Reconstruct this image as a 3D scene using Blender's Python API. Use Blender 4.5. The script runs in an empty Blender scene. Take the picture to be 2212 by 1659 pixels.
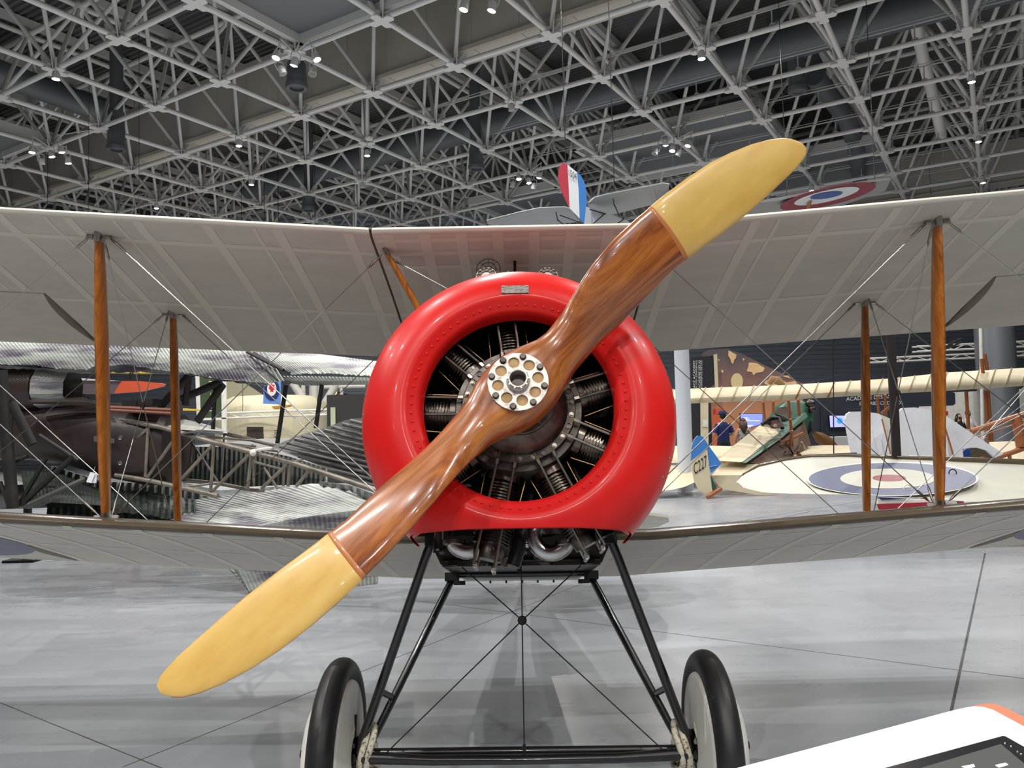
import bpy, bmesh, math, random
from mathutils import Vector, Matrix, Euler
random.seed(7)
R = math.radians
scene = bpy.context.scene
C = scene.collection

# ------------------------------------------------------------------ camera
FPX, CPIT, CROL, CH = 1690.0, .0515, .0243, 1.6
_fw = Vector((0, math.cos(CPIT), math.sin(CPIT)))
_up = Vector((0, -math.sin(CPIT), math.cos(CPIT)))
_rt = Vector((1, 0, 0))
CR = _rt*math.cos(CROL) - _up*math.sin(CROL)
CU = _up*math.cos(CROL) + _rt*math.sin(CROL)
cam_d = bpy.data.cameras.new('camera')
cam_d.sensor_width = 36
cam_d.lens = 36*FPX/2212
cam_d.clip_start = .05
cam_d.clip_end = 300
cam = bpy.data.objects.new('camera', cam_d)
C.objects.link(cam)
_m = Matrix((CR, CU, -_fw)).transposed().to_4x4()
_m.translation = (0, 0, CH)
cam.matrix_world = _m
scene.camera = cam

# ------------------------------------------------------------------ world, exposure
w = bpy.data.worlds.new('world')
scene.world = w
w.use_nodes = True
_bg = w.node_tree.nodes['Background']
_bg.inputs[0].default_value = (.93, .96, 1, 1)
_bg.inputs[1].default_value = .3      # the hall is closed all round
scene.view_settings.view_transform = 'Standard'
scene.view_settings.look = 'None'
scene.view_settings.gamma = 1
scene.view_settings.use_curve_mapping = False
scene.view_settings.exposure = .36
scene.cycles.max_bounces = 6
scene.cycles.diffuse_bounces = 4
scene.cycles.glossy_bounces = 2
scene.cycles.transmission_bounces = 2
scene.cycles.caustics_reflective = False
scene.cycles.caustics_refractive = False
scene.cycles.adaptive_threshold = .03
LAMP_W = 800.0          # one ceiling spotlight, all alike
GRID_S = 2.5            # spacing of the roof truss
GRID_AZ, GRID_H = .558135, 3.30431*GRID_S + CH
GRID_O = Vector((-2.3596, 5.84525))*GRID_S

# ------------------------------------------------------------------ pixel helpers (a pixel gives a direction only)
def ray(x, y):
    return _fw + CR*((x-1106)/FPX) - CU*((y-829.5)/FPX)
CAM = Vector((0, 0, CH))
def at(x, y, Y):
    d = ray(x, y)
    return CAM + d*(Y/d.y)
def atz(x, y, z=0.0):
    d = ray(x, y)
    return CAM + d*((z-CH)/d.z)
def atp(x, y, p, n):
    d = ray(x, y)
    return CAM + d*((p-CAM).dot(n)/d.dot(n))

# ------------------------------------------------------------------ mesh builder
class MB:
    def __init__(s):
        s.v = []; s.f = []; s.m = []
    def add(s, v, f, mi=0):
        o = len(s.v)
        s.v += [tuple(p) for p in v]
        for q in f:
            s.f.append(tuple(i+o for i in q)); s.m.append(mi)
        return s
    def box(s, c, d, M=None, mi=0):
        c = Vector(c); vs = []
        for z in (-1, 1):
            for y in (-1, 1):
                for x in (-1, 1):
                    p = Vector((x*d[0]/2, y*d[1]/2, z*d[2]/2))
                    if M is not None: p = M @ p
                    vs.append(p+c)
        return s.add(vs, [(0,2,3,1),(4,5,7,6),(0,1,5,4),(2,6,7,3),(0,4,6,2),(1,3,7,5)], mi)
    def path(s, pts, rad, n=8, closed=False, cap=True, mi=0, flat=1.0, flatdir=None):
        pts = [Vector(p) for p in pts]; N = len(pts)
        if not hasattr(rad, '__len__'): rad = [rad]*N
        vs = []; prev = None
        for i, p in enumerate(pts):
            if closed: t = pts[(i+1) % N]-pts[i-1]
            elif i == 0: t = pts[1]-pts[0]
            elif i == N-1: t = pts[-1]-pts[-2]
            else: t = (pts[i+1]-p).normalized()+(p-pts[i-1]).normalized()
            t.normalize()
            if flatdir is not None: a = Vector(flatdir)
            elif prev is not None: a = prev
            else: a = Vector((0, 0, 1)) if abs(t.z) < .9 else Vector((1, 0, 0))
            a = (a - t*a.dot(t)).normalized(); prev = a
            b = t.cross(a)
            for k in range(n):
                an = 2*math.pi*k/n
                vs.append(p + a*(rad[i]*math.cos(an)) + b*(rad[i]*flat*math.sin(an)))
        fs = []
        for i in range(N if closed else N-1):
            j = (i+1) % N
            for k in range(n):
                l = (k+1) % n
                fs.append((i*n+k, i*n+l, j*n+l, j*n+k))
        if cap and not closed:
            fs.append(tuple(range(n-1, -1, -1))); fs.append(tuple((N-1)*n+k for k in range(n)))
        return s.add(vs, fs, mi)
    def tube(s, a, b, ra, rb=None, n=8, cap=True, mi=0, flat=1.0, flatdir=None):
        return s.path([a, b], [ra, ra if rb is None else rb], n, False, cap, mi, flat, flatdir)
    def lathe(s, prof, n=32, M=None, mi=0, a0=0.0, a1=2*math.pi, capa=False, capb=False):
        # prof: (r, h) about local Z; M maps to the parent frame
        full = abs(a1-a0-2*math.pi) < 1e-6
        cols = n if full else n+1
        vs = []
        for r, h in prof:
            for k in range(cols):
                an = a0+(a1-a0)*k/n
                p = Vector((r*math.cos(an), r*math.sin(an), h))
                vs.append(M @ p if M is not None else p)
        fs = []
        for i in range(len(prof)-1):
            for k in range(n):
                l = (k+1) % cols
                fs.append((i*cols+k, i*cols+l, (i+1)*cols+l, (i+1)*cols+k))
        if capa: fs.append(tuple(range(cols-1, -1, -1)))
        if capb: fs.append(tuple((len(prof)-1)*cols+k for k in range(cols)))
        return s.add(vs, fs, mi)
    def prism(s, poly, vec, mi=0):
        poly = [Vector(p) for p in poly]; vec = Vector(vec); n = len(poly)
        vs = poly+[p+vec for p in poly]
        fs = [tuple(range(n-1, -1, -1)), tuple(range(n, 2*n))]
        fs += [(i, (i+1) % n, n+(i+1) % n, n+i) for i in range(n)]
        return s.add(vs, fs, mi)
    def grid(s, rows, mi=0, close=False):
        nr = len(rows); nc = len(rows[0])
        vs = [p for r in rows for p in r]
        fs = []
        for i in range(nr-1):
            for k in range(nc if close else nc-1):
                l = (k+1) % nc
                fs.append((i*nc+k, i*nc+l, (i+1)*nc+l, (i+1)*nc+k))
        return s.add(vs, fs, mi)
    def sphere(s, c, r, nu=12, nv=8, sc=(1, 1, 1), mi=0):
        c = Vector(c); rows = []
        for i in range(nv+1):
            a = math.pi*i/nv
            rows.append([c+Vector((r*sc[0]*math.sin(a)*math.cos(2*math.pi*k/nu), r*sc[1]*math.sin(a)*math.sin(2*math.pi*k/nu), r*sc[2]*math.cos(a))) for k in range(nu)])
        return s.grid(rows, mi, True)
    def mesh(s, name, mats, smooth=None):
        me = bpy.data.meshes.new(name)
        me.from_pydata(s.v, [], s.f)
        mats = mats if isinstance(mats, (list, tuple)) else [mats]
        for m in mats: me.materials.append(m)
        if any(s.m): me.polygons.foreach_set('material_index', s.m)
        bm = bmesh.new(); bm.from_mesh(me)
        bmesh.ops.recalc_face_normals(bm, faces=bm.faces)
        bm.to_mesh(me); bm.free()
        if smooth is not None:
            me.polygons.foreach_set('use_smooth', [True]*len(me.polygons))
            if smooth < 179: me.set_sharp_from_angle(angle=R(smooth))
        me.update()
        return me
    def build(s, name, mats, parent=None, smooth=None):
        return link(name, s.mesh(name, mats, smooth), parent)

def link(name, me, parent=None, M=None):
    o = bpy.data.objects.new(name, me)
    C.objects.link(o)
    if parent is not None: o.parent = parent
    if M is not None: o.matrix_local = M
    return o
def tag(o, label=None, cat=None, group=None, kind=None):
    if label: o['label'] = label
    if cat: o['category'] = cat
    if group: o['group'] = group
    if kind: o['kind'] = kind
    return o
def empty(name, loc=(0, 0, 0), M=None):
    o = bpy.data.objects.new(name, None)
    o.empty_display_size = .2
    C.objects.link(o)
    if M is not None: o.matrix_world = M
    else: o.location = loc
    return o

# ------------------------------------------------------------------ materials
MATS = {}
def mat(name, col, rough=.5, metal=0.0, coat=0.0, spec=.5, noise=None, bump=None, emit=None, trans=0.0, alpha=None, coords='Object'):
    """noise = (scale xyz, colour2, amount contrast lo, hi)"""
    m = bpy.data.materials.new(name); m.use_nodes = True
    nt = m.node_tree; b = nt.nodes['Principled BSDF']
    b.inputs['Base Color'].default_value = (*col, 1)
    b.inputs['Roughness'].default_value = rough
    b.inputs['Metallic'].default_value = metal
    b.inputs['Coat Weight'].default_value = coat
    b.inputs['Coat Roughness'].default_value = .08
    b.inputs['Specular IOR Level'].default_value = spec
    if trans: b.inputs['Transmission Weight'].default_value = trans
    if emit:
        b.inputs['Emission Color'].default_value = (*emit[0], 1)
        b.inputs['Emission Strength'].default_value = emit[1]
        m.cycles.emission_sampling = 'NONE'
    if noise or bump:
        tc = nt.nodes.new('ShaderNodeTexCoord')
    if noise:
        mp = nt.nodes.new('ShaderNodeMapping'); mp.inputs['Scale'].default_value = noise[0]
        nz = nt.nodes.new('ShaderNodeTexNoise'); nz.inputs['Scale'].default_value = 1; nz.inputs['Detail'].default_value = 5
        nz.inputs['Roughness'].default_value = .6
        rp = nt.nodes.new('ShaderNodeValToRGB')
        rp.color_ramp.elements[0].position = noise[2]; rp.color_ramp.elements[1].position = noise[3]
        rp.color_ramp.elements[0].color = (*col, 1); rp.color_ramp.elements[1].color = (*noise[1], 1)
        nt.links.new(tc.outputs[coords], mp.inputs[0]); nt.links.new(mp.outputs[0], nz.inputs['Vector'])
        nt.links.new(nz.outputs['Fac'], rp.inputs[0]); nt.links.new(rp.outputs[0], b.inputs['Base Color'])
    if bump:
        mp2 = nt.nodes.new('ShaderNodeMapping'); mp2.inputs['Scale'].default_value = bump[0]
        n2 = nt.nodes.new('ShaderNodeTexNoise'); n2.inputs['Scale'].default_value = 1; n2.inputs['Detail'].default_value = 4
        bp = nt.nodes.new('ShaderNodeBump'); bp.inputs['Strength'].default_value = bump[1]; bp.inputs['Distance'].default_value = bump[2]
        nt.links.new(tc.outputs[coords], mp2.inputs[0]); nt.links.new(mp2.outputs[0], n2.inputs['Vector'])
        nt.links.new(n2.outputs['Fac'], bp.inputs['Height']); nt.links.new(bp.outputs[0], b.inputs['Normal'])
    MATS[name] = m
    return m

def wood_mat(name, c1, c2, c3, scale, rough=.3, coat=.5):
    m = mat(name, c1, rough, coat=coat)
    nt = m.node_tree; b = nt.nodes['Principled BSDF']
    tc = nt.nodes.new('ShaderNodeTexCoord')
    mp = nt.nodes.new('ShaderNodeMapping'); mp.inputs['Scale'].default_value = scale
    nz = nt.nodes.new('ShaderNodeTexNoise'); nz.inputs['Scale'].default_value = 1; nz.inputs['Detail'].default_value = 6; nz.inputs['Roughness'].default_value = .65
    nz.inputs['Distortion'].default_value = .6
    rp = nt.nodes.new('ShaderNodeValToRGB'); cr = rp.color_ramp
    cr.elements[0].position = .30; cr.elements[0].color = (*c3, 1)
    cr.elements[1].position = .72; cr.elements[1].color = (*c2, 1)
    e = cr.elements.new(.47); e.color = (*c1, 1)
    mp2 = nt.nodes.new('ShaderNodeMapping'); mp2.inputs['Scale'].default_value = tuple(k*6 for k in scale)
    n2 = nt.nodes.new('ShaderNodeTexNoise'); n2.inputs['Scale'].default_value = 1; n2.inputs['Detail'].default_value = 3
    mx = nt.nodes.new('ShaderNodeMix'); mx.data_type = 'RGBA'; mx.blend_type = 'MULTIPLY'
    rp2 = nt.nodes.new('ShaderNodeValToRGB')
    rp2.color_ramp.elements[0].position = .3; rp2.color_ramp.elements[0].color = (.66, .62, .58, 1)
    rp2.color_ramp.elements[1].position = .6; rp2.color_ramp.elements[1].color = (1, 1, 1, 1)
    mx.inputs['Factor'].default_value = .75
    L = nt.links.new
    L(tc.outputs['Object'], mp.inputs[0]); L(mp.outputs[0], nz.inputs['Vector']); L(nz.outputs['Fac'], rp.inputs[0])
    L(tc.outputs['Object'], mp2.inputs[0]); L(mp2.outputs[0], n2.inputs['Vector']); L(n2.outputs['Fac'], rp2.inputs[0])
    L(rp.outputs[0], mx.inputs[6]); L(rp2.outputs[0], mx.inputs[7]); L(mx.outputs[2], b.inputs['Base Color'])
    return m

def srgb(r, g, b):
    f = lambda c: (c/255/12.92) if c/255 <= .04045 else ((c/255+.055)/1.055)**2.4
    return (f(r), f(g), f(b))

M_red = mat('cowling_red', srgb(214, 30, 26), .36, coat=.05, spec=.28, noise=((3, 3, 3), srgb(200, 26, 26), .35, .7))
M_wood = wood_mat('propeller_wood', srgb(158, 88, 40), srgb(196, 124, 58), srgb(92, 42, 18), (1.6, 26, 15), .28, .55)
M_strut = wood_mat('strut_wood', srgb(176, 104, 36), srgb(200, 128, 48), srgb(120, 62, 20), (22, 22, 1.4), .3, .5)
M_tip = mat('tip_linen', srgb(214, 176, 96), .38, coat=.3, noise=((5, 14, 14), srgb(200, 158, 76), .35, .7), bump=((60, 60, 60), .1, .002))
M_tipedge = mat('tip_linen_edge', srgb(176, 112, 52), .35, coat=.3)
M_linen = mat('doped_linen', srgb(206, 203, 190), .55, noise=((3, 7, 3), srgb(196, 193, 181), .35, .7), bump=((220, 220, 220), .06, .001))
M_tape = mat('linen_tape', srgb(217, 214, 199), .55, bump=((260, 260, 260), .08, .001))
M_brown = mat('khaki_brown_dope', srgb(96, 84, 66), .26, coat=.25, noise=((4, 14, 14), srgb(82, 71, 55), .35, .65))
M_black = mat('black_enamel', (.008, .008, .009), .25, coat=.4)
M_blackm = mat('matt_black', (.006, .006, .006), .7)
M_rubber = mat('tyre_rubber', (.012, .012, .013), .45, noise=((6, 6, 6), (.02, .02, .021), .4, .7), bump=((8, 60, 60), .2, .003))
M_white = mat('white_paint', srgb(232, 230, 222), .4, noise=((8, 8, 8), srgb(214, 212, 202), .45, .75))
M_steel = mat('steel', srgb(176, 170, 164), .34, 1.0, noise=((30, 30, 30), srgb(120, 112, 104), .4, .75))
M_hub = mat('worn_hub_steel', srgb(206, 200, 192), .42, .75, noise=((45, 45, 45), srgb(140, 130, 120), .5, .75))
M_dsteel = mat('dark_steel', srgb(104, 98, 92), .38, .9, noise=((20, 20, 20), srgb(62, 56, 52), .4, .7))
M_fin = mat('cylinder_steel', srgb(120, 112, 104), .3, 1.0, noise=((18, 18, 18), srgb(70, 62, 56), .4, .7))
M_brass = mat('brass', srgb(142, 114, 80), .35, 1.0)
M_wire = mat('bracing_wire', srgb(168, 168, 168), .3, .9)
M_dwire = mat('dark_wire', srgb(52, 52, 54), .4, .6)
M_alu = mat('aluminium', srgb(190, 190, 188), .3, 1.0)
M_plate = mat('name_plate', srgb(150, 146, 140), .4, .8, noise=((60, 200, 60), srgb(112, 108, 102), .45, .6))
M_rope = mat('bungee_rope', srgb(208, 202, 182), .8, noise=((90, 90, 90), srgb(120, 112, 96), .52, .62), bump=((160, 160, 160), .6, .004))
M_fire = mat('firewall_grey', srgb(70, 66, 62), .4, .5, noise=((8, 8, 8), srgb(52, 48, 45), .4, .7))
M_blue = mat('roundel_blue', srgb(98, 102, 128), .5)
M_rred = mat('roundel_red', srgb(150, 84, 88), .5)
M_grey = mat('painted_grey', srgb(196, 196, 196), .5)

# ------------------------------------------------------------------ aircraft frame (origin: propeller hub; x right, y aft, z up)
A_T = Vector((.0196, 2.5241, 1.7368))
_a, _yaw, _rl = .2864, -.0092, .0084
FM = Matrix.Translation(A_T) @ Matrix.Rotation(_yaw, 4, 'Z') @ Matrix.Rotation(_rl, 4, 'Y') @ Matrix.Rotation(-_a, 4, 'X')
FI = FM.inverted()
def loc(x, y, ax, v):
    o = FI @ CAM; d = FI.to_3x3() @ ray(x, y)
    return o + d*((v-o[ax])/d[ax])
RY = Matrix.Rotation(-math.pi/2, 4, 'X')      # lathe Z -> local +Y  (aft)
def ly(y=0.0, x=0.0, z=0.0):
    return Matrix.Translation((x, y, z)) @ RY
# ================================================================== floor
def floor_mat():
    m = mat('polished_concrete', srgb(190, 191, 193), .26, spec=.4)
    nt = m.node_tree; b = nt.nodes['Principled BSDF']; L = nt.links.new
    tc = nt.nodes.new('ShaderNodeTexCoord')
    def nz(scale, detail=4, rough=.55, dist=0):
        mp = nt.nodes.new('ShaderNodeMapping'); mp.inputs['Scale'].default_value = scale
        n = nt.nodes.new('ShaderNodeTexNoise'); n.inputs['Scale'].default_value = 1; n.inputs['Detail'].default_value = detail; n.inputs['Roughness'].default_value = rough; n.inputs['Distortion'].default_value = dist
        L(tc.outputs['Object'], mp.inputs[0]); L(mp.outputs[0], n.inputs['Vector']); return n
    def ramp(src, p0, c0, p1, c1):
        r = nt.nodes.new('ShaderNodeValToRGB'); e = r.color_ramp.elements
        e[0].position = p0; e[0].color = (*c0, 1); e[1].position = p1; e[1].color = (*c1, 1)
        L(src.outputs['Fac'], r.inputs[0]); return r
    def mul(a, b_, f):
        x = nt.nodes.new('ShaderNodeMix'); x.data_type = 'RGBA'; x.blend_type = 'MULTIPLY'; x.inputs['Factor'].default_value = f
        L(a, x.inputs[6]); L(b_, x.inputs[7]); return x.outputs[2]
    base = ramp(nz((.5, .5, .5), 5, .6), .3, srgb(146, 149, 154), .7, srgb(168, 171, 176))
    streak = ramp(nz((.5, 2.4, 1), 6, .65, .5), .35, (.88, .88, .88), .6, (1, 1, 1))
    spots = ramp(nz((7, 8, 5), 8, .75, .4), .23, (.66, .65, .64), .28, (1, 1, 1))
    patch = ramp(nz((.7, .9, 1), 2, .5), .34, (1, 1, 1), .62, (0, 0, 0))
    c = mul(base.outputs[0], streak.outputs[0], .55)
    sp = nt.nodes.new('ShaderNodeMix'); sp.data_type = 'RGBA'; sp.inputs[6].default_value = (1, 1, 1, 1)
    L(patch.outputs[0], sp.inputs['Factor']); L(spots.outputs[0], sp.inputs[7])
    c = mul(c, sp.outputs[2], 1.0)
    L(c, b.inputs['Base Color'])
    rr = nt.nodes.new('ShaderNodeMapRange'); rr.inputs[3].default_value = .2; rr.inputs[4].default_value = .38
    L(nz((2, 6, 1), 4).outputs['Fac'], rr.inputs[0]); L(rr.outputs[0], b.inputs['Roughness'])
    return m
mb = MB(); mb.box((0, 15, -.1), (90, 70, .2))
floor = tag(mb.build('floor', floor_mat()), kind='structure')
M_joint = mat('joint_sealant', srgb(92, 90, 88), .8, noise=((3, 3, 3), srgb(60, 58, 56), .4, .7))
def joint(a, b, wd=.007):
    a = atz(*a); b = atz(*b); d = (b-a).normalized(); n = Vector((-d.y, d.x, 0))*wd/2
    mb = MB(); mb.prism([a-n, b-n, b+n, a+n], (0, 0, .0012)); mb.build('floor_joint', M_joint, floor)
joint((265, 1657), (1262, 1259), .006); joint((895, 1297), (2212, 1466), .006); joint((0, 1518), (400, 1680), .006)
joint((2128, 1195), (2054, 1540), .016); joint((1640, 1130), (1750, 1105), .02); joint((1540, 1135), (2000, 1060), .012)

# ================================================================== far wall of ribbed sheet
M_wallp = mat('ribbed_wall', srgb(178, 186, 196), .5)
mb = MB(); YW = 40.0
rows = []
prof = [(0, 0), (.10, 0), (.14, .05), (.20, .05), (.24, 0)]
z = 0
zs = []
while z < 13.2:
    for dz, dy in prof[:-1]: zs.append((z+dz, dy))
    z += .24
mb.grid([[Vector((x, YW-dy, zz)) for x in (-45, 45)] for zz, dy in zs]); mb.grid([[Vector((x, YW+.2, zz)) for x in (-45, 45)] for zz in (0, 13.2)])
tag(mb.build('wall_back', M_wallp), kind='structure')
mb = MB(); mb.box((0, -19.9, 7.2), (90, .2, 14.4)); tag(mb.build('wall_front', M_wallp), kind='structure')
for nm, x in (('wall_left', -44.8), ('wall_right', 44.8)):
    mb = MB(); mb.box((x, 15, 7.2), (.2, 70, 14.4)); tag(mb.build(nm, M_wallp), kind='structure')

# ================================================================== roof: deck, truss of tubes
GA = Vector((math.sin(GRID_AZ), math.cos(GRID_AZ))); GB = Vector((-math.cos(GRID_AZ), math.sin(GRID_AZ)))
def gnode(i, j, z=GRID_H):
    p = GRID_O + GA*(GRID_S*i) + GB*(GRID_S*j)
    return Vector((p.x, p.y, z))
GZ2 = CH + 3.30431*GRID_S*1.29
M_deck = mat('roof_deck', srgb(100, 99, 100), .6)
M_tubew = mat('truss_white', srgb(228, 228, 225), .45)
M_tubeg = M_tubew
M_panel = mat('roof_panel_grey', srgb(120, 122, 126), .6)
M_ductw = mat('duct_offwhite', srgb(196, 190, 178), .55)
M_ductd = mat('duct_dark', srgb(104, 108, 114), .5, .3)
mb = MB(); zr = GZ2+.45
rows = []; k = -60; step = .18
cols = []
u = -62.0
while u < 70:
    for du, dz in ((0, 0), (.06, 0), (.09, .06), (.15, .06)):
        cols.append((u+du, dz))
    u += step
def gw(u, v, z):
    p = GRID_O+GA*u+GB*v; return Vector((p.x, p.y, z))
mb.grid([[gw(u, v, zr+dz) for v in (-70, 70)] for u, dz in cols])
ceil = mb.build('ceiling', M_deck); tag(ceil, kind='structure')
# which nodes can be seen
def pxof(p):
    d = p-CAM; f = d.dot(_fw)
    if f < .2: return None
    return (1106+FPX*d.dot(CR)/f, 829.5-FPX*d.dot(CU)/f, f)
def seen(p, m=500, lim=620):
    q = pxof(p)
    return q is not None and -m < q[0] < 2212+m and -m < q[1] < lim
low = {}; upn = {}
for i in range(-6, 17):
    for j in range(-14, 14):
        if seen(gnode(i, j)) and gnode(i, j).y < 39: low[i, j] = gnode(i, j)
        if seen(gnode(i+.5, j+.5, GZ2)) and gnode(i+.5, j+.5).y < 39: upn[i, j] = gnode(i+.5, j+.5, GZ2)
bars = []
for (i, j), p in low.items():
    for d in ((1, 0), (0, 1)):
        q = gnode(i+d[0], j+d[1]); bars.append((p, q, .062, 0))
    for di in (-1, 0):
        for dj in (-1, 0): bars.append((p, gnode(i+di+.5, j+dj+.5, GZ2), .05, 1))
for (i, j), p in upn.items():
    for d in ((1, 0), (0, 1)): bars.append((p, gnode(i+d[0]+.5, j+d[1]+.5, GZ2), .07, 1))
def tube_unit(n):
    m_ = MB(); m_.tube((0, 0, 0), (0, 0, 1), 1, n=n, cap=False); return m_
tm = {0: tube_unit(10).mesh('truss_tube', M_tubew, 60), 1: tube_unit(8).mesh('truss_tube', M_tubeg, 60)}
def bar_key(b):
    q = pxof((b[0]+b[1])/2)
    if q is None or not (-60 < q[0] < 2270 and -60 < q[1] < 500): return 1e9
    return q[2]/b[2]
bars.sort(key=bar_key)
rest = [MB(), MB()]
for n_, (a, b, r, mi) in enumerate(bars):
    d = (b-a).normalized(); a2 = a+d*.12; b2 = b-d*.12
    if n_ < 300:
        M = d.to_track_quat('Z', 'Y').to_matrix().to_4x4() @ Matrix.Diagonal((r, r, (b2-a2).length, 1)); M.translation = a2
        link('truss_tube', tm[mi], ceil, M)
    else: rest[mi].tube(a2, b2, r, n=6, cap=False)
for mi in (0, 1): tag(rest[mi].build('truss_tube_field', (M_tubew, M_tubeg)[mi], ceil, 60), kind='stuff')
# node plates: a cross of gussets and a cap
nd = MB()
def gdir(v): return Vector((v.x, v.y, 0))
ga, gb = gdir(GA), gdir(GB)
pl_ = []
for q in range(16):
    an = 2*math.pi*q/16; rr = .30 if q % 4 == 0 else (.26 if q % 4 in (1, 3) else .13)
    pl_.append((ga*math.cos(an)+gb*math.sin(an))*rr)
nd.prism([p+Vector((0, 0, -.075)) for p in pl_], (0, 0, .03))
nd.prism([p*.8+Vector((0, 0, .03)) for p in pl_], (0, 0, .03))
for d in (ga+gb, ga-gb):
    d = d.normalized(); nd.prism([d*-.20+Vector((0, 0, -.04)), d*.20+Vector((0, 0, -.04)), d*.30+Vector((0, 0, .26)), d*.20+Vector((0, 0, .28)), d*.07+Vector((0, 0, .06)), d*-.07+Vector((0, 0, .06)), d*-.20+Vector((0, 0, .28)), d*-.30+Vector((0, 0, .26))], (d.cross(Vector((0, 0, 1))))*.02)
node_me = nd.mesh('node_plate', M_tubew)
ndu = MB(); ndu.lathe([(.0, -.16), (.12, -.14), (.2, .0), (.12, .12), (0, .12)], 12)
nodeu_me = ndu.mesh('node_plate', M_tubeg, 60)
for p in low.values(): link('node_plate', node_me, ceil, Matrix.Translation(p))
nu = MB()
for p in upn.values(): nu.lathe([(.0, -.16), (.12, -.14), (.2, .0), (.12, .12), (0, .12)], 8, Matrix.Translation(p))
tag(nu.build('upper_node_field', M_tubeg, ceil, 60), kind='stuff')
# purlins under the deck
pu = 0
for v in range(-14, 18):
    mb = MB(); mb.box((0, 0, 0), (.14, 60, .22)); o = mb.build('purlin', M_tubeg, ceil)
    c_ = gw(8, v*GRID_S+1.25, zr-.14); o.matrix_local = Matrix.Translation(c_) @ Matrix.Rotation(-GRID_AZ, 4, 'Z')
# lamps rails: thin rods running over the lower chord on the right
M_rod = mat('thin_rod', srgb(190, 190, 188), .5)
def rail(i, j0, j1, h_):
    mb = MB(); mb.tube(gnode(i, j0)+Vector((0, 0, h_)), gnode(i, j1)+Vector((0, 0, h_)), .02, n=6)
    mb.tube(gnode(i, j0)+Vector((0, 0, h_+.07)), gnode(i, j1)+Vector((0, 0, h_+.07)), .012, n=5)
    k = j1
    while k < j0:
        mb.tube(gnode(i, k+.4)+Vector((0, 0, .05)), gnode(i, k+.4)+Vector((0, 0, h_)), .016, n=5)
        mb.box(gnode(i, k+.4)+Vector((0, 0, .08)), (.10, .10, .03)); k += .5
    mb.build('service_rail', M_rod, ceil)
for i in (3, 4, 5, 6, 7): rail(i, 0, -7, .42)
for i in (8, 9): rail(i, 1, -5, .45)
# wide panel-clad girder running across, seen behind the first truss bays
def girder(i, zc, hh, wd, j0, j1, m):
    mb = MB(); a = gnode(i, j0, zc); b = gnode(i, j1, zc); L = (b-a).length
    mb.box((0, 0, 0), (wd, L, hh)); n = int(L/1.25)
    g = mb.build('roof_girder', m, ceil); g.matrix_local = Matrix.Translation((a+b)/2) @ Matrix.Rotation(-GRID_AZ+math.pi/2, 4, 'Z')
    for k in range(n+1):
        y = -L/2+L*k/n; p = MB(); p.box((-wd/2-.006, y, 0), (.02, .05, hh-.04)); p.box((wd/2+.006, y, 0), (.02, .05, hh-.04)); p.box((0, y, -hh/2-.006), (wd-.04, .05, .02)); p.build('panel_batten', m, g)
    e = MB(); e.box((-wd/2-.03, 0, -hh/2), (.10, L, .10)); e.box((wd/2+.03, 0, -hh/2), (.10, L, .10)); e.build('girder_edge', m, g)
girder(2.12, GRID_H+1.15, 1.7, .5, 9, -3.2, M_ductw)
girder(10.1, GRID_H+1.1, 1.6, .5, 6, -8, M_ductw)
# grey soffit panels with a white edge frame hanging at chord level
def soffit(i0, i1, j0, j1, z):
    mb = MB(); c = gnode((i0+i1)/2, (j0+j1)/2, z)
    lx, lyy = abs(i1-i0)*GRID_S, abs(j1-j0)*GRID_S
    mb.box((0, 0, 0), (lx, lyy, .06)); s_ = mb.build('soffit_panel', M_panel, ceil)
    s_.matrix_local = Matrix.Translation(c) @ Matrix.Rotation(math.pi/2-GRID_AZ, 4, 'Z')
    f = MB()
    for sx in (-1, 1): f.box((sx*lx/2, 0, -.06), (.14, lyy+.14, .30))
    for sy in (-1, 1): f.box((0, sy*lyy/2, -.06), (lx+.14, .14, .30))
    f.build('soffit_frame', M_tubew, s_)
soffit(-3, 1.0, -4, -.06, GRID_H+.34); soffit(-2.2, .95, 4.1, 8, GRID_H+.34); soffit(5.15, 6.9, -2.9, -.6, GRID_H+.7); soffit(7.2, 8.9, -3.9, -2.2, GRID_H+.7)
soffit(6.3, 7.7, .3, 1.9, GRID_H+.6)
# large round air ducts
def duct(pts, r, name='air_duct', m=None):
    mb = MB(); mb.path(pts, r, 20)
    o = mb.build(name, m or M_ductd, ceil, 60); return o
duct([gnode(4.6, 5, GRID_H+1.45), gnode(4.6, -9, GRID_H+1.45)], .42)
duct([atz(-220, 72, GRID_H+1.3), atz(0, 158, GRID_H+1.3), atz(250, 250, GRID_H+1.25)], .34)
b_ = atz(1723, 198, GRID_H+.30)
duct([b_+Vector((-.75, -.55, 1.75)), b_+Vector((-.35, -.25, 1.55)), b_+Vector((-.05, -.02, 1.15)), b_+Vector((0, 0, .75)), b_], .22)
mb = MB(); mb.lathe([(.12, .02), (.12, 0), (.235, 0), (.25, .04), (.25, .14), (.225, .16)], 24, Matrix.Translation(b_-Vector((0, 0, .02)))); mb.build('duct_lip', M_ductd, ceil, 40)
duct([atz(1760, 165, GRID_H+1.35), atz(1790, 205, GRID_H+1.2), atz(1829, 255, GRID_H+.95), atz(1850, 320, GRID_H+.7), atz(1857, 385, GRID_H+.4)], .27)
duct([atz(1976, 40, GRID_H+1.7), atz(1996, 135, GRID_H+1.2), atz(2012, 195, GRID_H+.9), atz(2034, 292, GRID_H+.3)], .15, m=M_tubeg)
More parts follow.
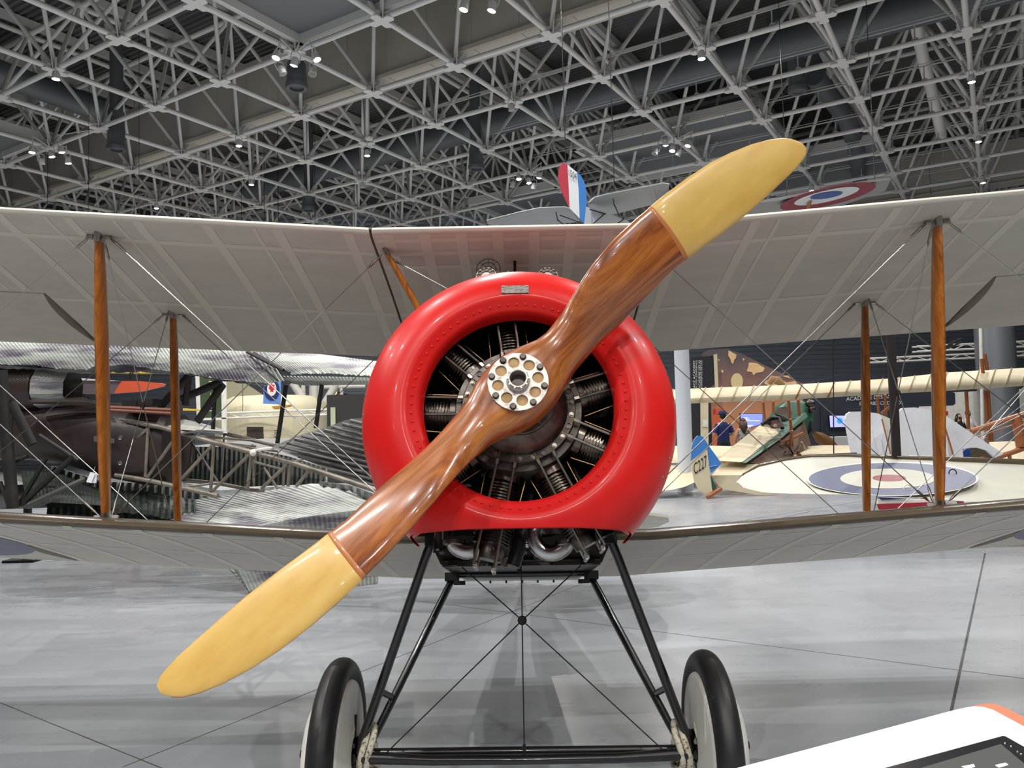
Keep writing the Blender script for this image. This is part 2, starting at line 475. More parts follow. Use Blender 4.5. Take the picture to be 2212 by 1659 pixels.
# air nozzles: dark cans hanging through the truss
for (x, y0, y1, Yz) in ((641, 140, 192, None), (251, 245, 325, None), (1029, 322, 366, None), (667, 427, 455, None)):
    b = atz(x, y1, GRID_H-.55); q = pxof(b)
    L_ = (y1-y0)/FPX*q[2]*1.05; r = .03*q[2]*.62/ .9*.55
    mb = MB(); X = Matrix.Translation(b)
    mb.lathe([(0, .06), (.16, .06), (.16, 0), (.235, 0), (.25, .03), (.25, .12), (.225, .14), (.225, L_*.55), (.21, L_*.6), (.21, L_), (0, L_)], 24, X)
    mb.tube(b+Vector((0, 0, L_)), Vector((b.x, b.y, GZ2+.3)), .17, n=16)
    mb.build('air_nozzle', M_ductd, ceil, 40)

# ================================================================== spotlights
M_lampb = mat('lamp_housing', srgb(222, 222, 220), .4)
M_bulb = mat('lamp_glow', (1, 1, 1), .4, emit=((1.0, .97, .92), 22))
lamp_mb = MB()
lamp_mb.lathe([(.0, -.02), (.055, -.02), (.075, -.06), (.085, -.20), (.078, -.20), (.07, -.07), (0, -.05)], 16)
lamp_me = lamp_mb.mesh('lamp_body', M_lampb, 50)
gl = MB(); gl.sphere((0, 0, -.175), .066, 12, 8, (1, 1, .75)); glow_me = gl.mesh('bulb', M_bulb, 180)
br = MB(); br.path([(-.10, 0, -.1), (-.10, 0, .06), (0, 0, .1), (.10, 0, .06), (.10, 0, -.1)], .012, 6); br.tube((0, 0, .1), (0, 0, .30), .014, n=6); bracket_me = br.mesh('bracket', M_lampb)
lt = bpy.data.lights.new('spot', 'SPOT'); lt.energy = LAMP_W; lt.spot_size = R(150); lt.spot_blend = .7; lt.shadow_soft_size = .05; lt.color = (1, .975, .94)
OFFN = [0]
def lamp(p, label, tilt=(0, 0), on=True, light=True, off=False):
    e = empty('spotlight', p); e.rotation_euler = (tilt[0], tilt[1], random.uniform(0, 6))
    tag(e, label, 'spotlight', 'spotlights under the roof truss')
    link('bracket', bracket_me, e); link('lamp_body', lamp_me, e)
    if on: link('bulb', glow_me, e)
    Mi = Matrix.LocRotScale(e.location, e.rotation_euler, None)
    nn_ = min(low.values(), key=lambda q: (q-e.location).length)
    if (nn_-e.location).length < 1.6:
        mb = MB(); mb.path([Mi @ Vector((0, 0, .28)), nn_+Vector((0, 0, -.03))], .014, 6); mb.build('lamp_hanger', M_lampb, ceil)
    if on and light:
        OFFN[0] += off
        o = bpy.data.objects.new('fill_lamp_%02d_offscreen' % OFFN[0] if off else 'spot_beam', lt); C.objects.link(o); o.parent = e; o.location = (0, 0, -.26)
    return e
LB = [((121, 152), 'lit white spotlight hanging alone at the truss node beside the long grey duct'),
      ((516, 300), 'lit white spotlight alone under the pale panelled girder'),
      ((543, 386), 'lit white spotlight alone, second one beyond the pale panelled girder'),
      ((793, 322), 'lit white spotlight directly below the white pendant disc'),
      ((783, 392), 'small white spotlight one node beyond the white pendant disc'),
      ((338, 438), 'small lit white spotlight just above the upper wing over the wreck'),
      ((692, 478), 'small bright spotlight peeping over the upper wing near its centre joint'),
      ((975, 463), 'small white spotlight just above the upper wing centre section'),
      ((1515, 108), 'brightest lit spotlight alone at a truss node above the propeller blade'),
      ((1105, 222), 'small white spotlight alone between the pendant disc and the brightest lamp'),
      ((1753, 400), 'bright spotlight behind the hanging wing with the roundel'),
      ((2098, 160), 'warm lit spotlight, nearest of the row beyond the propeller tip'),
      ((2113, 292), 'warm lit spotlight, middle one of the row beyond the propeller tip'),
      ((2123, 383), 'warm lit spotlight, farthest of the row beyond the propeller tip')]
for (x, y), lb in LB: lamp(atz(x, y, GRID_H-.33), lb, on=(x, y) not in ((783, 392), (975, 463), (1105, 222)))     # three show no glow
CL = [('at the corner of the white edged grey soffit', ((639, 122), (600, 108), (678, 112)), ((604, 142), (676, 146))),
      ('beside the grey soffit over the wreck', ((70, 315), (108, 324), (130, 314), (146, 338)), ((88, 340),)),
      ('above the propeller blade beside its yellow tip', ((1437, 299), (1454, 313), (1490, 302)), ((1418, 320), (1470, 322))),
      ('above the red, white and blue rudder', ((1120, 375), (1141, 383), (1166, 371)), ((1108, 391), (1153, 394))),
      ('at the pale girder above the pendant disc', ((1006, 0), (1068, 2)), ())]
for nm, lit, unlit in CL:
    for k, (x, y) in enumerate(lit):
        lamp(atz(x, y, GRID_H-.36), 'lit white spotlight in the cluster '+nm, (random.uniform(-.3, .3), random.uniform(-.3, .3)), light=(k == 1))
    for (x, y) in unlit:
        lamp(atz(x, y, GRID_H-.46), 'unlit white spotlight in the cluster '+nm, (random.uniform(-.5, .5), random.uniform(-.5, .5)), on=False)
def stem(e, z1):
    mb = MB(); mb.tube((0, 0, .28), (0, 0, z1-e.location.z), .016, n=6); mb.build('stem', M_lampb, e)
# unseen lamps added over the viewer's side of the hall as front fill
for (x, y) in ((-7, 1), (-2.5, -3), (3, -2), (-6, -6), (0, -8), (6, -6), (-10, -10), (-3.5, -12), (3, -13), (9, -10), (8, 3)):
    stem(lamp(Vector((x, y, GRID_H-.33)), 'added unseen fill spotlight over the open floor before the red-cowled biplane', off=True), zr)
for (x, y) in ((-9.5, 4), (-4, 5.5), (-10, 9), (-1, 8.5), (4, 7.5), (10, 6.5)): stem(lamp(Vector((x, y, GRID_H-.33)), 'added unseen fill spotlight high above the wings of the red-cowled biplane', off=True), zr)  # added out of view to brighten the floor and the white rudders
# hanging disc antenna
mb = MB(); b = atz(797, 298, GRID_H-.4); q = pxof(b)
mb.tube(b, b+Vector((0, 0, 2.4)), .018, n=8); mb.lathe([(0, -.05), (.10, -.05), (.12, 0), (.06, .05), (0, .06)], 20, Matrix.Translation(b))
tag(mb.build('ceiling_pendant', M_lampb, None, 40), 'slim white pendant rod with small disc hanging from the truss', 'pendant')
# ================================================================== the biplane with the red cowling
bip = empty('biplane', M=FM)
tag(bip, 'old biplane with red engine cowling and wooden two-blade propeller, parked on grey floor', 'airplane')

def lerp(a, b, t): return a+(b-a)*t
AF = [(0, 0, 0), (.004, .012, -.009), (.012, .021, -.014), (.03, .033, -.017), (.07, .050, -.016), (.14, .066, -.010), (.25, .077, -.003),
      (.4, .078, .003), (.55, .068, .005), (.7, .052, .004), (.85, .030, .002), (1, .003, -.003)]
def af(c, up):
    for i in range(len(AF)-1):
        if AF[i][0] <= c <= AF[i+1][0]:
            t = (c-AF[i][0])/(AF[i+1][0]-AF[i][0])
            k = 1 if up else 2
            return lerp(AF[i][k], AF[i+1][k], t)
    return 0
WG = {'u': dict(y0=.80, y1=2.29, z0=1.045, z1=.990, d0=.085, d1=.060, x0=.68),
      'l': dict(y0=1.25, y1=2.75, z0=-.318, z1=-.352, d0=.067, d1=.062, x0=.60)}
def wpt(k, x, c, up, off=0.0):
    g = WG[k]; m = max(0, abs(x)-g['x0'])
    z = lerp(g['z0']+g['d0']*m, g['z1']+g['d1']*m, c)
    return Vector((x, lerp(g['y0'], g['y1'], c), z+af(c, up)+off))
CS = [a[0] for a in AF]
def wing_mesh(k, xs, c0=0.0, c1=1.0, brown_c=.006, xoff=None):
    """closed wing panel between spanwise stations; brown on top and round the nose, linen below"""
    mb = MB()
    cs = sorted(set([c0, c1]+[c for c in CS if c0 < c < c1]+([lerp(c0, c1, q/8) for q in range(9)] if xoff else [])))
    loop = [(c, True) for c in reversed(cs)]+[(c, False) for c in (cs[1:] if c0 == 0 else cs)]
    n = len(loop)
    rows = [[wpt(k, x+(xoff(c) if xoff and i == 0 else 0), c, u) for c, u in loop] for i, x in enumerate(xs)]
    for i in range(len(xs)-1):
        for j in range(n):
            l = (j+1) % n
            under = (not loop[l][1]) and (loop[j][0] >= brown_c or loop[j][1] is False and loop[j][0] >= brown_c)
            if j == n-1: under = True
            if k == 'u' and max(loop[j][0], loop[l][0]) <= .0301: under = True
            mb.add([rows[i][j], rows[i][l], rows[i+1][l], rows[i+1][j]], [(0, 1, 2, 3)], 0 if under else 1)
    for r in (rows[0], rows[-1]): mb.add(r, [tuple(range(n))], 0)
    bm = bmesh.new()
    return mb
def weld(o, d=1e-5):
    bm = bmesh.new(); bm.from_mesh(o.data)
    bmesh.ops.remove_doubles(bm, verts=bm.verts, dist=d)
    bmesh.ops.recalc_face_normals(bm, faces=bm.faces)
    bm.to_mesh(o.data); bm.free()
    return o
def smooth(o, ang=40):
    o.data.polygons.foreach_set('use_smooth', [True]*len(o.data.polygons))
    o.data.set_sharp_from_angle(angle=R(ang)); return o
def span(a, b, n): return [lerp(a, b, i/n) for i in range(n+1)]

cs_ = smooth(weld(wing_mesh('u', span(-.672, .672, 6), 0, .93, .001).build('upper_wing_centre', [M_linen, M_brown], bip)))
cs_['label'] = 'flat centre section of the upper wing'
AIL = {'u': (2.70, .557), 'l': (2.84, .60)}
for k, nm in (('u', 'upper_wing'), ('l', 'lower_wing')):
    for sg in (-1, 1):
        xi = .684 if k == 'u' else .36
        xa, ch = AIL[k]
        bc = .02 if k == 'l' else .001
        wing = smooth(weld(wing_mesh(k, [sg*x for x in span(xi, xa, 10)], 0, 1, bc).build(nm, [M_linen, M_brown], bip)))
        out = smooth(weld(wing_mesh(k, [sg*x for x in span(xa, 4.35, 6)], 0, ch, bc).build('outer_bay_skin', [M_linen, M_brown], wing)))
        tip = smooth(weld(wing_mesh(k, [sg*x for x in (4.35, 4.45, 4.52, 4.57)], 0, .96, bc).build('wing_tip', [M_linen, M_brown], wing)))
        ail = smooth(weld(wing_mesh(k, [sg*x for x in span(xa+.012, 4.33, 5)], ch+.008, 1, bc, lambda c: sg*2*(.030 if k == 'u' else .045)*math.sin(math.pi*min(1, max(0, (c-ch)/(1-ch))))**.8).build('aileron', [M_linen, M_brown], wing)))
        gap = MB()      # upper skin bridging the slot beside the aileron
        gap.grid([[wpt(k, sg*(xa-.01), c, True, -.001) for c in span(ch, .985, 10)], [wpt(k, sg*(xa+.13), c, True, -.001) for c in span(ch, .985, 10)]])
        gap.build('slot_cover', M_brown, wing)
        hg = MB(); hg.grid([[wpt(k, sg*x, ch-.004, True, -.001), wpt(k, sg*x, ch+.014, True, -.001)] for x in span(xa, 4.33, 8)])
        hg.build('hinge_cover', M_brown, wing)
        # rib tapes under the fabric
        xs = []
        x = xi+.10
        while x < 4.3:
            xs.append((x, .024)); x += .335
        if k == 'u': xs += [(xs[i][0]+.11, .009) for i in (1, 3, 4, 6, 8)]
        for x, hw in xs:
            t = MB(); c1 = ch-.01 if x > xa else .985
            cc = [.012, .03, .07, .14, .25, .4, .55, .7, .85, .985]
            cc = [c for c in cc if c < c1]+[c1]
            t.grid([[wpt(k, sg*(x-hw), c, False, -.0012), wpt(k, sg*(x+hw), c, False, -.0012)] for c in cc])
            t.build('rib_tape', M_tape, wing)
        for c, hw in ((.135, .013), (.60 if k == 'u' else .55, .012)):
            t = MB()
            t.grid([[wpt(k, sg*x, c-hw, False, -.0009), wpt(k, sg*x, c+hw, False, -.0009)] for x in span(xi+.01, xa-.01 if c > .5 else 4.3, 12)])
            t.build('spar_tape', M_tape, wing)
        if k == 'l':
            # roundel painted under the lower wing
            rb = MB(); cx, cy, rr = sg*3.47, 2.03, .63
            def rp(r, a):
                x = cx+r*math.cos(a); y = cy+r*math.sin(a)
                return wpt('l', x, min(1, max(0, (y-1.25)/1.5)), False, -.0016)
            for mi, (ra, rb_) in enumerate(((.0, .2), (.2, .4), (.4, .63))):
                rb.grid([[rp(lerp(ra, rb_, i/3), 2*math.pi*q/40) for q in range(40)] for i in range(4)], mi, True)
            rb.build('roundel', [M_rred, M_white, M_blue], wing)
# centre-section tapes and edge trims
for x in span(-.6, .6, 7):
    t = MB(); cc = [.012, .03, .07, .14, .25, .4, .55, .7, .9]
    t.grid([[wpt('u', x-.026, c, False, -.0012), wpt('u', x+.026, c, False, -.0012)] for c in cc]); t.build('rib_tape', M_tape, cs_)
for c, hw in ((.04, .02), (.135, .014), (.23, .012), (.6, .014)):
    t = MB(); t.grid([[wpt('u', x, c-hw, False, -.0009), wpt('u', x, c+hw, False, -.0009)] for x in span(-.66, .66, 8)]); t.build('spar_tape', M_tape, cs_)
for sg in (-1, 1):      # open joints between the wing panels, covered on top
    t = MB(); t.grid([[wpt('u', sg*.670, c, True, .001), wpt('u', sg*.686, c, True, .001)] for c in CS[:-1]]); t.build('joint_cover', M_brown, cs_)

# ---------------- struts
def foil_strut(name, a, b, wmid, wend, mtl, parent, depth=2.2, fore=(0, 1, 0), cap=True, n=14):
    a = Vector(a); b = Vector(b)
    prof = [(0, wend*.8), (.03, wend), (.15, lerp(wend, wmid, .6)), (.35, wmid), (.65, wmid), (.85, lerp(wend, wmid, .6)), (.97, wend), (1, wend*.8)]
    mb = MB(); mb.path([a.lerp(b, t) for t, _ in prof], [depth*q for _, q in prof], n, False, True, 0, 1/depth, fore)
    s = mb.build(name, mtl, parent, 50)
    if cap:
        d = (b-a).normalized()
        for p, q in ((a, -1), (b, 1)):
            mc = MB(); mc.path([p-d*q*.035, p+d*q*.012], [wend*1.12*depth, wend*1.1*depth], n, False, True, 0, 1/depth, fore)
            mc.build('strut_ferrule', M_alu, s, 50)
    return s
FT, FB = Vector((2.04, .96, 1.135)), Vector((2.03, 1.42, -.175))
RT, RB = Vector((2.04, 1.82, 1.115)), Vector((2.03, 2.28, -.19))
OX = 3.72
def side(v, sg): return Vector((v.x*sg, v.y, v.z))
def outer(v, z): return Vector((OX, v.y, v.z+z))
OFT, OFB, ORT, ORB = outer(FT, .14), outer(FB, .115), outer(RT, .13), outer(RB, .11)
for sg in (-1, 1):
    foil_strut('interplane_strut', side(FT, sg), side(FB, sg), .0235, .016, M_strut, bip)
    foil_strut('interplane_strut', side(RT, sg), side(RB, sg), .0205, .015, M_strut, bip)
    foil_strut('interplane_strut', side(OFT, sg), side(OFB, sg), .0225, .016, M_strut, bip)
    foil_strut('interplane_strut', side(ORT, sg), side(ORB, sg), .0205, .015, M_strut, bip)
    foil_strut('cabane_strut', (sg*.632, .96, 1.02), (sg*.30, .98, .42), .016, .012, M_strut, bip)
    foil_strut('cabane_strut', (sg*.632, 1.80, .99), (sg*.30, 1.62, .42), .016, .012, M_strut, bip)

def wire(a, b, r=.0027, m=None, ends=True, parent=None, name='bracing_wire'):
    a = Vector(a); b = Vector(b); mb = MB(); d = (b-a); L = d.length; d.normalize()
    mb.tube(a, b, r, n=6)
    if ends:
        for p, q in ((a, 1), (b, -1)):
            mb.path([p+d*q*.015, p+d*q*.03, p+d*q*.085, p+d*q*.10], [.0035, .0065, .0065, .003], 8, mi=1)
    return mb.build(name, [m or M_wire, M_steel], parent or bip, 50)
for sg in (-1, 1):
    S = lambda v: side(v, sg)
    o = lambda v, dx, dy=0, dz=0: side(v, sg)+Vector((sg*dx, dy, dz))
    wire(o(FT, -.04), (sg*.36, 1.28, -.335))                    # flying wires, inner bay
    wire(o(FT, -.045, .03), (sg*.36, 1.36, -.335))
    wire(o(RT, -.04), (sg*.36, 2.1, -.36))
    wire(o(FB, -.04, 0, .02), (sg*.648, .97, 1.01))  # landing wires, inner bay
    wire(o(RB, -.04, 0, .02), (sg*.648, 1.80, .98))
    wire(o(FB, .04, 0, .02), o(OFT, -.04)); wire(o(RB, .04, 0, .02), o(ORT, -.04))
    wire(o(FT, .04), o(OFB, -.04, 0, .02)); wire(o(RT, .04), o(ORB, -.04, 0, .02))
    wire(o(FT, 0, .05), o(RB, 0, -.05, .02)); wire(o(RT, 0, -.05), o(FB, 0, .05, .02))
    mb = MB(); mb.sphere(S(FT).lerp(S(RB), .5), .013, 10, 6, (1, .6, 1.8)); mb.build('wire_crossing_disc', M_blackm, bip, 180)
    for P, up in ((FT, 1), (RT, 1), (FB, -1), (RB, -1)):        # strut end fittings
        mb = MB(); p = S(P)
        mb.box(p+Vector((0, 0, up*.012)), (.11, .05, .006))
        for q in (-1, 1): mb.box(p+Vector((q*.045, 0, -up*.004)), (.03, .012, .03))
        mb.build('strut_fitting', M_steel, bip)
wire((-.63, .97, 1.0), (.30, .98, .44), r=.0022); wire((.63, .97, 1.0), (-.30, .98, .44), r=.0022)
tagm = MB()
tp = loc(199, 1032, 1, 1.3)
for dx, ang in ((-.004, .25), (.006, -.1)):
    Mx = Matrix.Rotation(ang, 3, 'Y')
    tagm.box(tp+Vector((dx, dx, 0)), (.026, .0012, .05), Mx)
tagm.tube(tp+Vector((0, 0, .024)), tp+Vector((.006, 0, .055)), .0009, n=4)
t_ = tagm.build('paper_tag', mat('paper', srgb(226, 228, 234), .8), bip)

# ---------------- cowling
cp = [(.338, .275), (.343, .240), (.350, .224), (.360, .216), (.391, .2065), (.3925, .2050), (.415, .202), (.45, .208), (.49, .226), (.528, .260), (.558, .308), (.577, .368),
      (.586, .45), (.588, .55), (.587, .74), (.579, .74), (.578, .46), (.552, .325), (.48, .242), (.40, .222), (.338, .275)]
mb = MB(); mb.lathe(cp, 128, RY)
cow = mb.build('cowling', M_red, bip)
bm = bmesh.new(); bm.from_mesh(cow.data)
bmesh.ops.remove_doubles(bm, verts=bm.verts, dist=1e-5)
bmesh.ops.bisect_plane(bm, geom=bm.verts[:]+bm.edges[:]+bm.faces[:], plane_co=(0, .2, -.437), plane_no=(0, .03, -1), clear_outer=True)
bmesh.ops.recalc_face_normals(bm, faces=bm.faces)
bm.to_mesh(cow.data); bm.free()
smooth(cow, 50)
rv = MB()
for q in range(72):
    an = 2*math.pi*q/72
    if q % 9 in (4,): an += .02
    rv.sphere((.374*math.cos(an), .2105, .374*math.sin(an)), .0052, 8, 5, (1, .7, 1))
tag(rv.build('rivet_ring', M_red, cow, 180), kind='stuff')
best = None
for i in range(5, 12):
    for t in [k/20 for k in range(20)]:
        r_, y_ = lerp(cp[i][0], cp[i+1][0], t), lerp(cp[i][1], cp[i+1][1], t)
        q = pxof(FM @ Vector((-.006, y_, r_)))
        if best is None or abs(q[1]-626) < best[0]: best = (abs(q[1]-626), r_, y_, Vector((0, cp[i+1][1]-cp[i][1], cp[i+1][0]-cp[i][0])).normalized())
_, r_, y_, tg = best; nn = Vector((0, -tg.z, tg.y))
npM = Matrix((Vector((1, 0, 0)), tg, nn)).transposed().to_4x4(); npM.translation = Vector((-.006, y_, r_))+nn*.003
mb = MB(); mb.box((0, 0, 0), (.100, .034, .003)); pl = mb.build('name_plate', M_plate, cow); pl.matrix_local = npM
for sx in (-1, 1):
    for sz in (-1, 1):
        mb = MB(); mb.sphere((sx*.044, sz*.013, .002), .0033, 8, 5); mb.build('screw', M_alu, pl, 180)

# ---------------- engine
eng = MB()
eng.lathe([(.0, .165), (.126, .165), (.129, .168), (.129, .182), (.112, .184), (.130, .205), (.158, .228), (.172, .25), (.176, .268), (.200, .270), (.203, .275), (.203, .300), (.226, .302), (.229, .308), (.229, .50), (.20, .52), (.0, .52)], 64, RY)
ec = eng.build('crankcase', M_dsteel, bip, 35)
CA = [97+40*i for i in range(9)]
M_rodm = mat('rod_steel', srgb(150, 142, 132), .3, 1.0)
cy = [(.050, .0), (.066, .0), (.066, .03)]
h = .034
while h < .255:
    rr = .058 if h < .05 else .062
    cy += [(rr-.010, h), (rr-.010, h+.0062), (rr+.004, h+.0068), (rr+.004, h+.0100)]
    h += .0112
cy += [(.052, h), (.056, h+.02), (.05, h+.05), (.0, h+.05)]
mb = MB(); mb.lathe(cy, 28)
cyl_me = mb.mesh('cylinder', M_fin, 35)
head = MB()
for s_ in (-1, 1):
    head.box((s_*.032, 0, h+.06), (.012, .05, .05)); head.tube((s_*.032, -.045, h+.085), (s_*.032, .04, h+.085), .008, n=8)
    head.tube((s_*.032, -.04, h+.08), (s_*.032, -.04, h+.02), .005, n=6); head.sphere((s_*.032, -.045, h+.075), .011, 8, 6)
head_me = head.mesh('rocker_gear', M_steel, 40)
rod_me = []
for s_ in (-1, 1):
    rod = MB()
    rod.path([(s_*.030, -.132, -.062), (s_*.031, -.128, -.02)], [.0075, .0075], 8, mi=1)
    rod.path([(s_*.031, -.130, -.024), (s_*.031, -.127, -.006)], [.0100, .0100], 6)
    rod.path([(s_*.031, -.128, -.01), (s_*.036, -.092, h+.08)], [.0048, .0048], 8)
    rod_me.append(rod.mesh('push_rod', [M_rodm, M_brass], 40))
ign_me = []
for s_ in (-1, 1): ign = MB(); ign.path([(s_*.074, -.02, .01), (s_*.070, -.03, .12)], [.0028, .0028], 6); ign_me.append(ign.mesh('ignition_wire', M_brass))
pipe = MB()
pipe.path([(.10, .11, -.02), (.105, .11, .14), (.09, .10, .30)], [.028, .028, .026], 14)
pipe_me = pipe.mesh('induction_pipe', mat('pipe_black', (.02, .02, .022), .35, .6), 60)
for an in CA:
    a = R(an)
    rad = Vector((math.cos(a), 0, math.sin(a))); tan = Vector((-math.sin(a), 0, math.cos(a)))
    M = Matrix((tan, Vector((0, 1, 0)), rad)).transposed().to_4x4()
    M.translation = rad*.222+Vector((0, .405, 0))
    c = link('engine_cylinder', cyl_me, bip, M)
    link('rocker_gear', head_me, c); link('push_rod', rod_me[0], c); link('push_rod', rod_me[1], c); link('ignition_wire', ign_me[0], c); link('ignition_wire', ign_me[1], c); link('induction_pipe', pipe_me, c)
for q in range(27):
    an = 2*math.pi*q/27+.07
    mb = MB()
    if q % 3 != 1:
        mb.lathe([(.0085, 0), (.0085, .003), (.0055, .003), (.0055, .011), (0, .011)], 10, Matrix.Translation((.189*math.cos(an), .2695, .189*math.sin(an))) @ Matrix.Rotation(math.pi/2, 4, 'X'))
        mb.build('case_bolt', M_steel, ec, 40)
    else:
        mb.lathe([(.0115, 0), (.0115, .005), (.0088, .005), (.0088, .0004), (0, .0004)], 14, Matrix.Translation((.189*math.cos(an), .2690, .189*math.sin(an))) @ Matrix.Rotation(math.pi/2, 4, 'X'))
        mb.build('case_hole', M_dsteel, ec, 40)
for q in range(14):
    an = 2*math.pi*q/14; mb = MB(); mb.lathe([(.0065, 0), (.0065, .006), (0, .006)], 8, Matrix.Translation((.111*math.cos(an), .165, .111*math.sin(an))) @ Matrix.Rotation(math.pi/2, 4, 'X')); mb.build('nose_bolt', M_steel, ec, 40)
mb = MB(); mb.lathe([(.0, .60), (.575, .60), (.575, .615), (0, .615)], 64, RY)
fb = mb.build('engine_backplate', M_fire, bip)
bm = bmesh.new(); bm.from_mesh(fb.data)
bmesh.ops.bisect_plane(bm, geom=bm.verts[:]+bm.edges[:]+bm.faces[:], plane_co=(0, .2, -.40), plane_no=(0, 0, -1), clear_outer=True)
bm.to_mesh(fb.data); bm.free()

# ---------------- propeller (own frame: x along the blade, y aft, z towards the leading edge of the upper blade)
TH = .7319
PM = Matrix.Rotation(-TH, 4, 'Y')
prop = empty('propeller'); prop.parent = bip; prop.matrix_local = PM
prop['label'] = 'varnished laminated wooden propeller with pale yellow fabric covered tips'
ST = [(.0, .122, .122, .083), (.05, .119, .119, .083), (.09, .110, .110, .082), (.125, .097, .097, .080), (.16, .085, .085, .076), (.20, .079, .075, .070), (.28, .085, .064, .058), (.36, .102, .058, .049),
      (.45, .122, .058, .041), (.57, .140, .054, .033), (.69, .148, .046, .027), (.82, .150, .054, .022), (.95, .146, .066, .018), (1.06, .136, .072, .015),
      (1.15, .119, .072, .0125), (1.24, .094, .070, .0105), (1.31, .066, .068, .009), (1.355, .040, .062, .007), (1.385, .012, .054, .005), (1.398, -.010, .042, .003)]
def st(s):
    for i in range(len(ST)-1):
        if ST[i][0] <= s <= ST[i+1][0]+1e-9:
            t = (s-ST[i][0])/(ST[i+1][0]-ST[i][0]); t2 = t
            return [lerp(ST[i][k], ST[i+1][k], t2) for k in (1, 2, 3)]
    return ST[-1][1:]
def blade_row(s, sg, grow=0.0, n=28):
    le, te, hd = st(s)
    tb = min(1.15, .385/max(s, .05)) if s > .05 else 0
    tb *= min(1, max(0, (s-.08)/.34))**1.2            # no twist at the boss
    be = math.atan(tb)
    mid = (le-te)/2; hw = (le+te)/2
    out = []
    flat = max(0, 1-s/.30)
    for k in range(n):
        an = 2*math.pi*k/n
        ex = lerp(.78, .45, flat)
        cu = math.copysign(abs(math.cos(an))**lerp(.95, .9, flat), math.cos(an)); su = math.copysign(abs(math.sin(an))**lerp(1.0, .5, flat), math.sin(an))
        u = (hw+grow)*cu+mid
        if su > 0: t = (hd*lerp(1.15, 1, flat)+grow)*su
        else: t = (hd*lerp(.55, 1, flat)+grow)*su
        # chord direction e = (z: 1, y: -tan b); front normal points to -y
        y = lerp(.090, .040, min(1, max(0, (s-.16)/.36))) - u*math.tan(be) - t*math.cos(be)*lerp(1, 1, flat)
        z = u - t*math.sin(be)*.6
        out.append(Vector((sg*s, y, sg*z)))
    return out
ss = [0, .025, .05, .07, .09, .11, .125, .14, .16, .18, .20, .24, .28, .32, .36, .40, .45, .51, .57, .63, .69, .76, .82, .88, .95, 1.0, 1.06, 1.10, 1.15, 1.20, 1.24, 1.28, 1.31, 1.335, 1.355, 1.37, 1.38, 1.39, 1.398]
mb = MB()
rows = [blade_row(s, -1) for s in reversed(ss[1:])]
rows = [[r[(14+0-k) % 28] if False else r[k] for k in range(28)] for r in rows]
# rotate index so that the section of the -x blade meets the +x one (it is turned by 180 degrees about y)
rows = [[r[(14-k) % 28] for k in range(28)] for r in rows]+[blade_row(s, 1) for s in ss]
mb.grid(rows, 0, True)
mb.add(rows[0], [tuple(range(28))]); mb.add(rows[-1], [tuple(range(27, -1, -1))])
wd = mb.build('blade_wood', M_wood, prop); weld(wd); smooth(wd, 60)
for sg in (1, -1):
    mb = MB()
    sl = [.760, .764]+[s for s in ss if s > .78]
    rr = [blade_row(s, sg, .0006 if i == 0 else .0016) for i, s in enumerate(sl)]
    mb.grid(rr, 0, True); last = rr[-1]; mb.add([v+Vector((sg*.0015, 0, 0)) for v in last], [tuple(range(28))])
    mb.grid([last, [v+Vector((sg*.0015, 0, 0)) for v in last]], 0, True)
    t = mb.build('tip_cover', M_tip, prop); weld(t); smooth(t, 60)
    t['label'] = 'pale yellow fabric covered propeller tip'
    mb = MB()
    rr = [blade_row(s, sg, g) for s, g in ((.744, .0003), (.746, .0012), (.760, .0014), (.7615, .0003))]
    mb.grid(rr, 0, True); mb.build('cover_seam', mat('seam', srgb(178, 110, 58), .4, coat=.3), prop, 60)
    mb = MB()
    for k in (0,):
        pts = [blade_row(s, sg, .0012)[27 if sg > 0 else 27] for s in sl]
    mb.path(pts[2:-2], .0028, 6); mb.build('edge_tape', M_tipedge, prop, 60)
# hub plate with eight lightening holes, made as a ring of plates
hp = MB(); NB = 8; HA = R(21)-TH*0
def ring_with_holes(mb, r0, r1, y0, y1, hr, hc, nh, a0):
    # front face built as sectors around each hole
    for q in range(nh):
        ac = a0+2*math.pi*q/nh; da = math.pi/nh; n = 8
        outer_ = []
        for i in range(n+1): outer_.append((r1, ac-da+2*da*i/n))
        outer_ += [(lerp(r1, r0, i/6), ac+da) for i in range(1, 6)]
        inner_ = []
        for i in range(n+1): inner_.append((r0, ac+da-2*da*i/n))
        inner_ += [(lerp(r0, r1, i/6), ac-da) for i in range(1, 6)]
        bd = [Vector((r*math.cos(a), y0, r*math.sin(a))) for r, a in outer_+inner_]
        cx = Vector((hc*math.cos(ac), y0, hc*math.sin(ac)))
        m = len(bd); vs = list(bd); hole = []
        for p in bd:
            d = (p-cx).normalized(); hole.append(cx+d*hr)
        back = [p+Vector((0, y1-y0, 0)) for p in hole]
        mb.add(bd+hole+back, [(i, (i+1) % m, m+(i+1) % m, m+i) for i in range(m)]+[(m+i, m+(i+1) % m, 2*m+(i+1) % m, 2*m+i) for i in range(m)])
    mb.lathe([(r1, y0), (r1, y1)], 64, RY)
ring_with_holes(hp, .036, .0985, -.004, .0045, .0188, .0660, 8, R(101))
hpl = hp.build('hub_plate', M_hub, prop, 40); hpl.matrix_local = PM.inverted()
mb = MB(); mb.lathe([(.034, .003), (.097, .003)], 48, RY); o_ = mb.build('hub_facing', mat('hub_wood', srgb(196, 158, 104), .5, noise=((20, 20, 20), srgb(178, 138, 84), .4, .7)), prop); o_.matrix_local = PM.inverted()
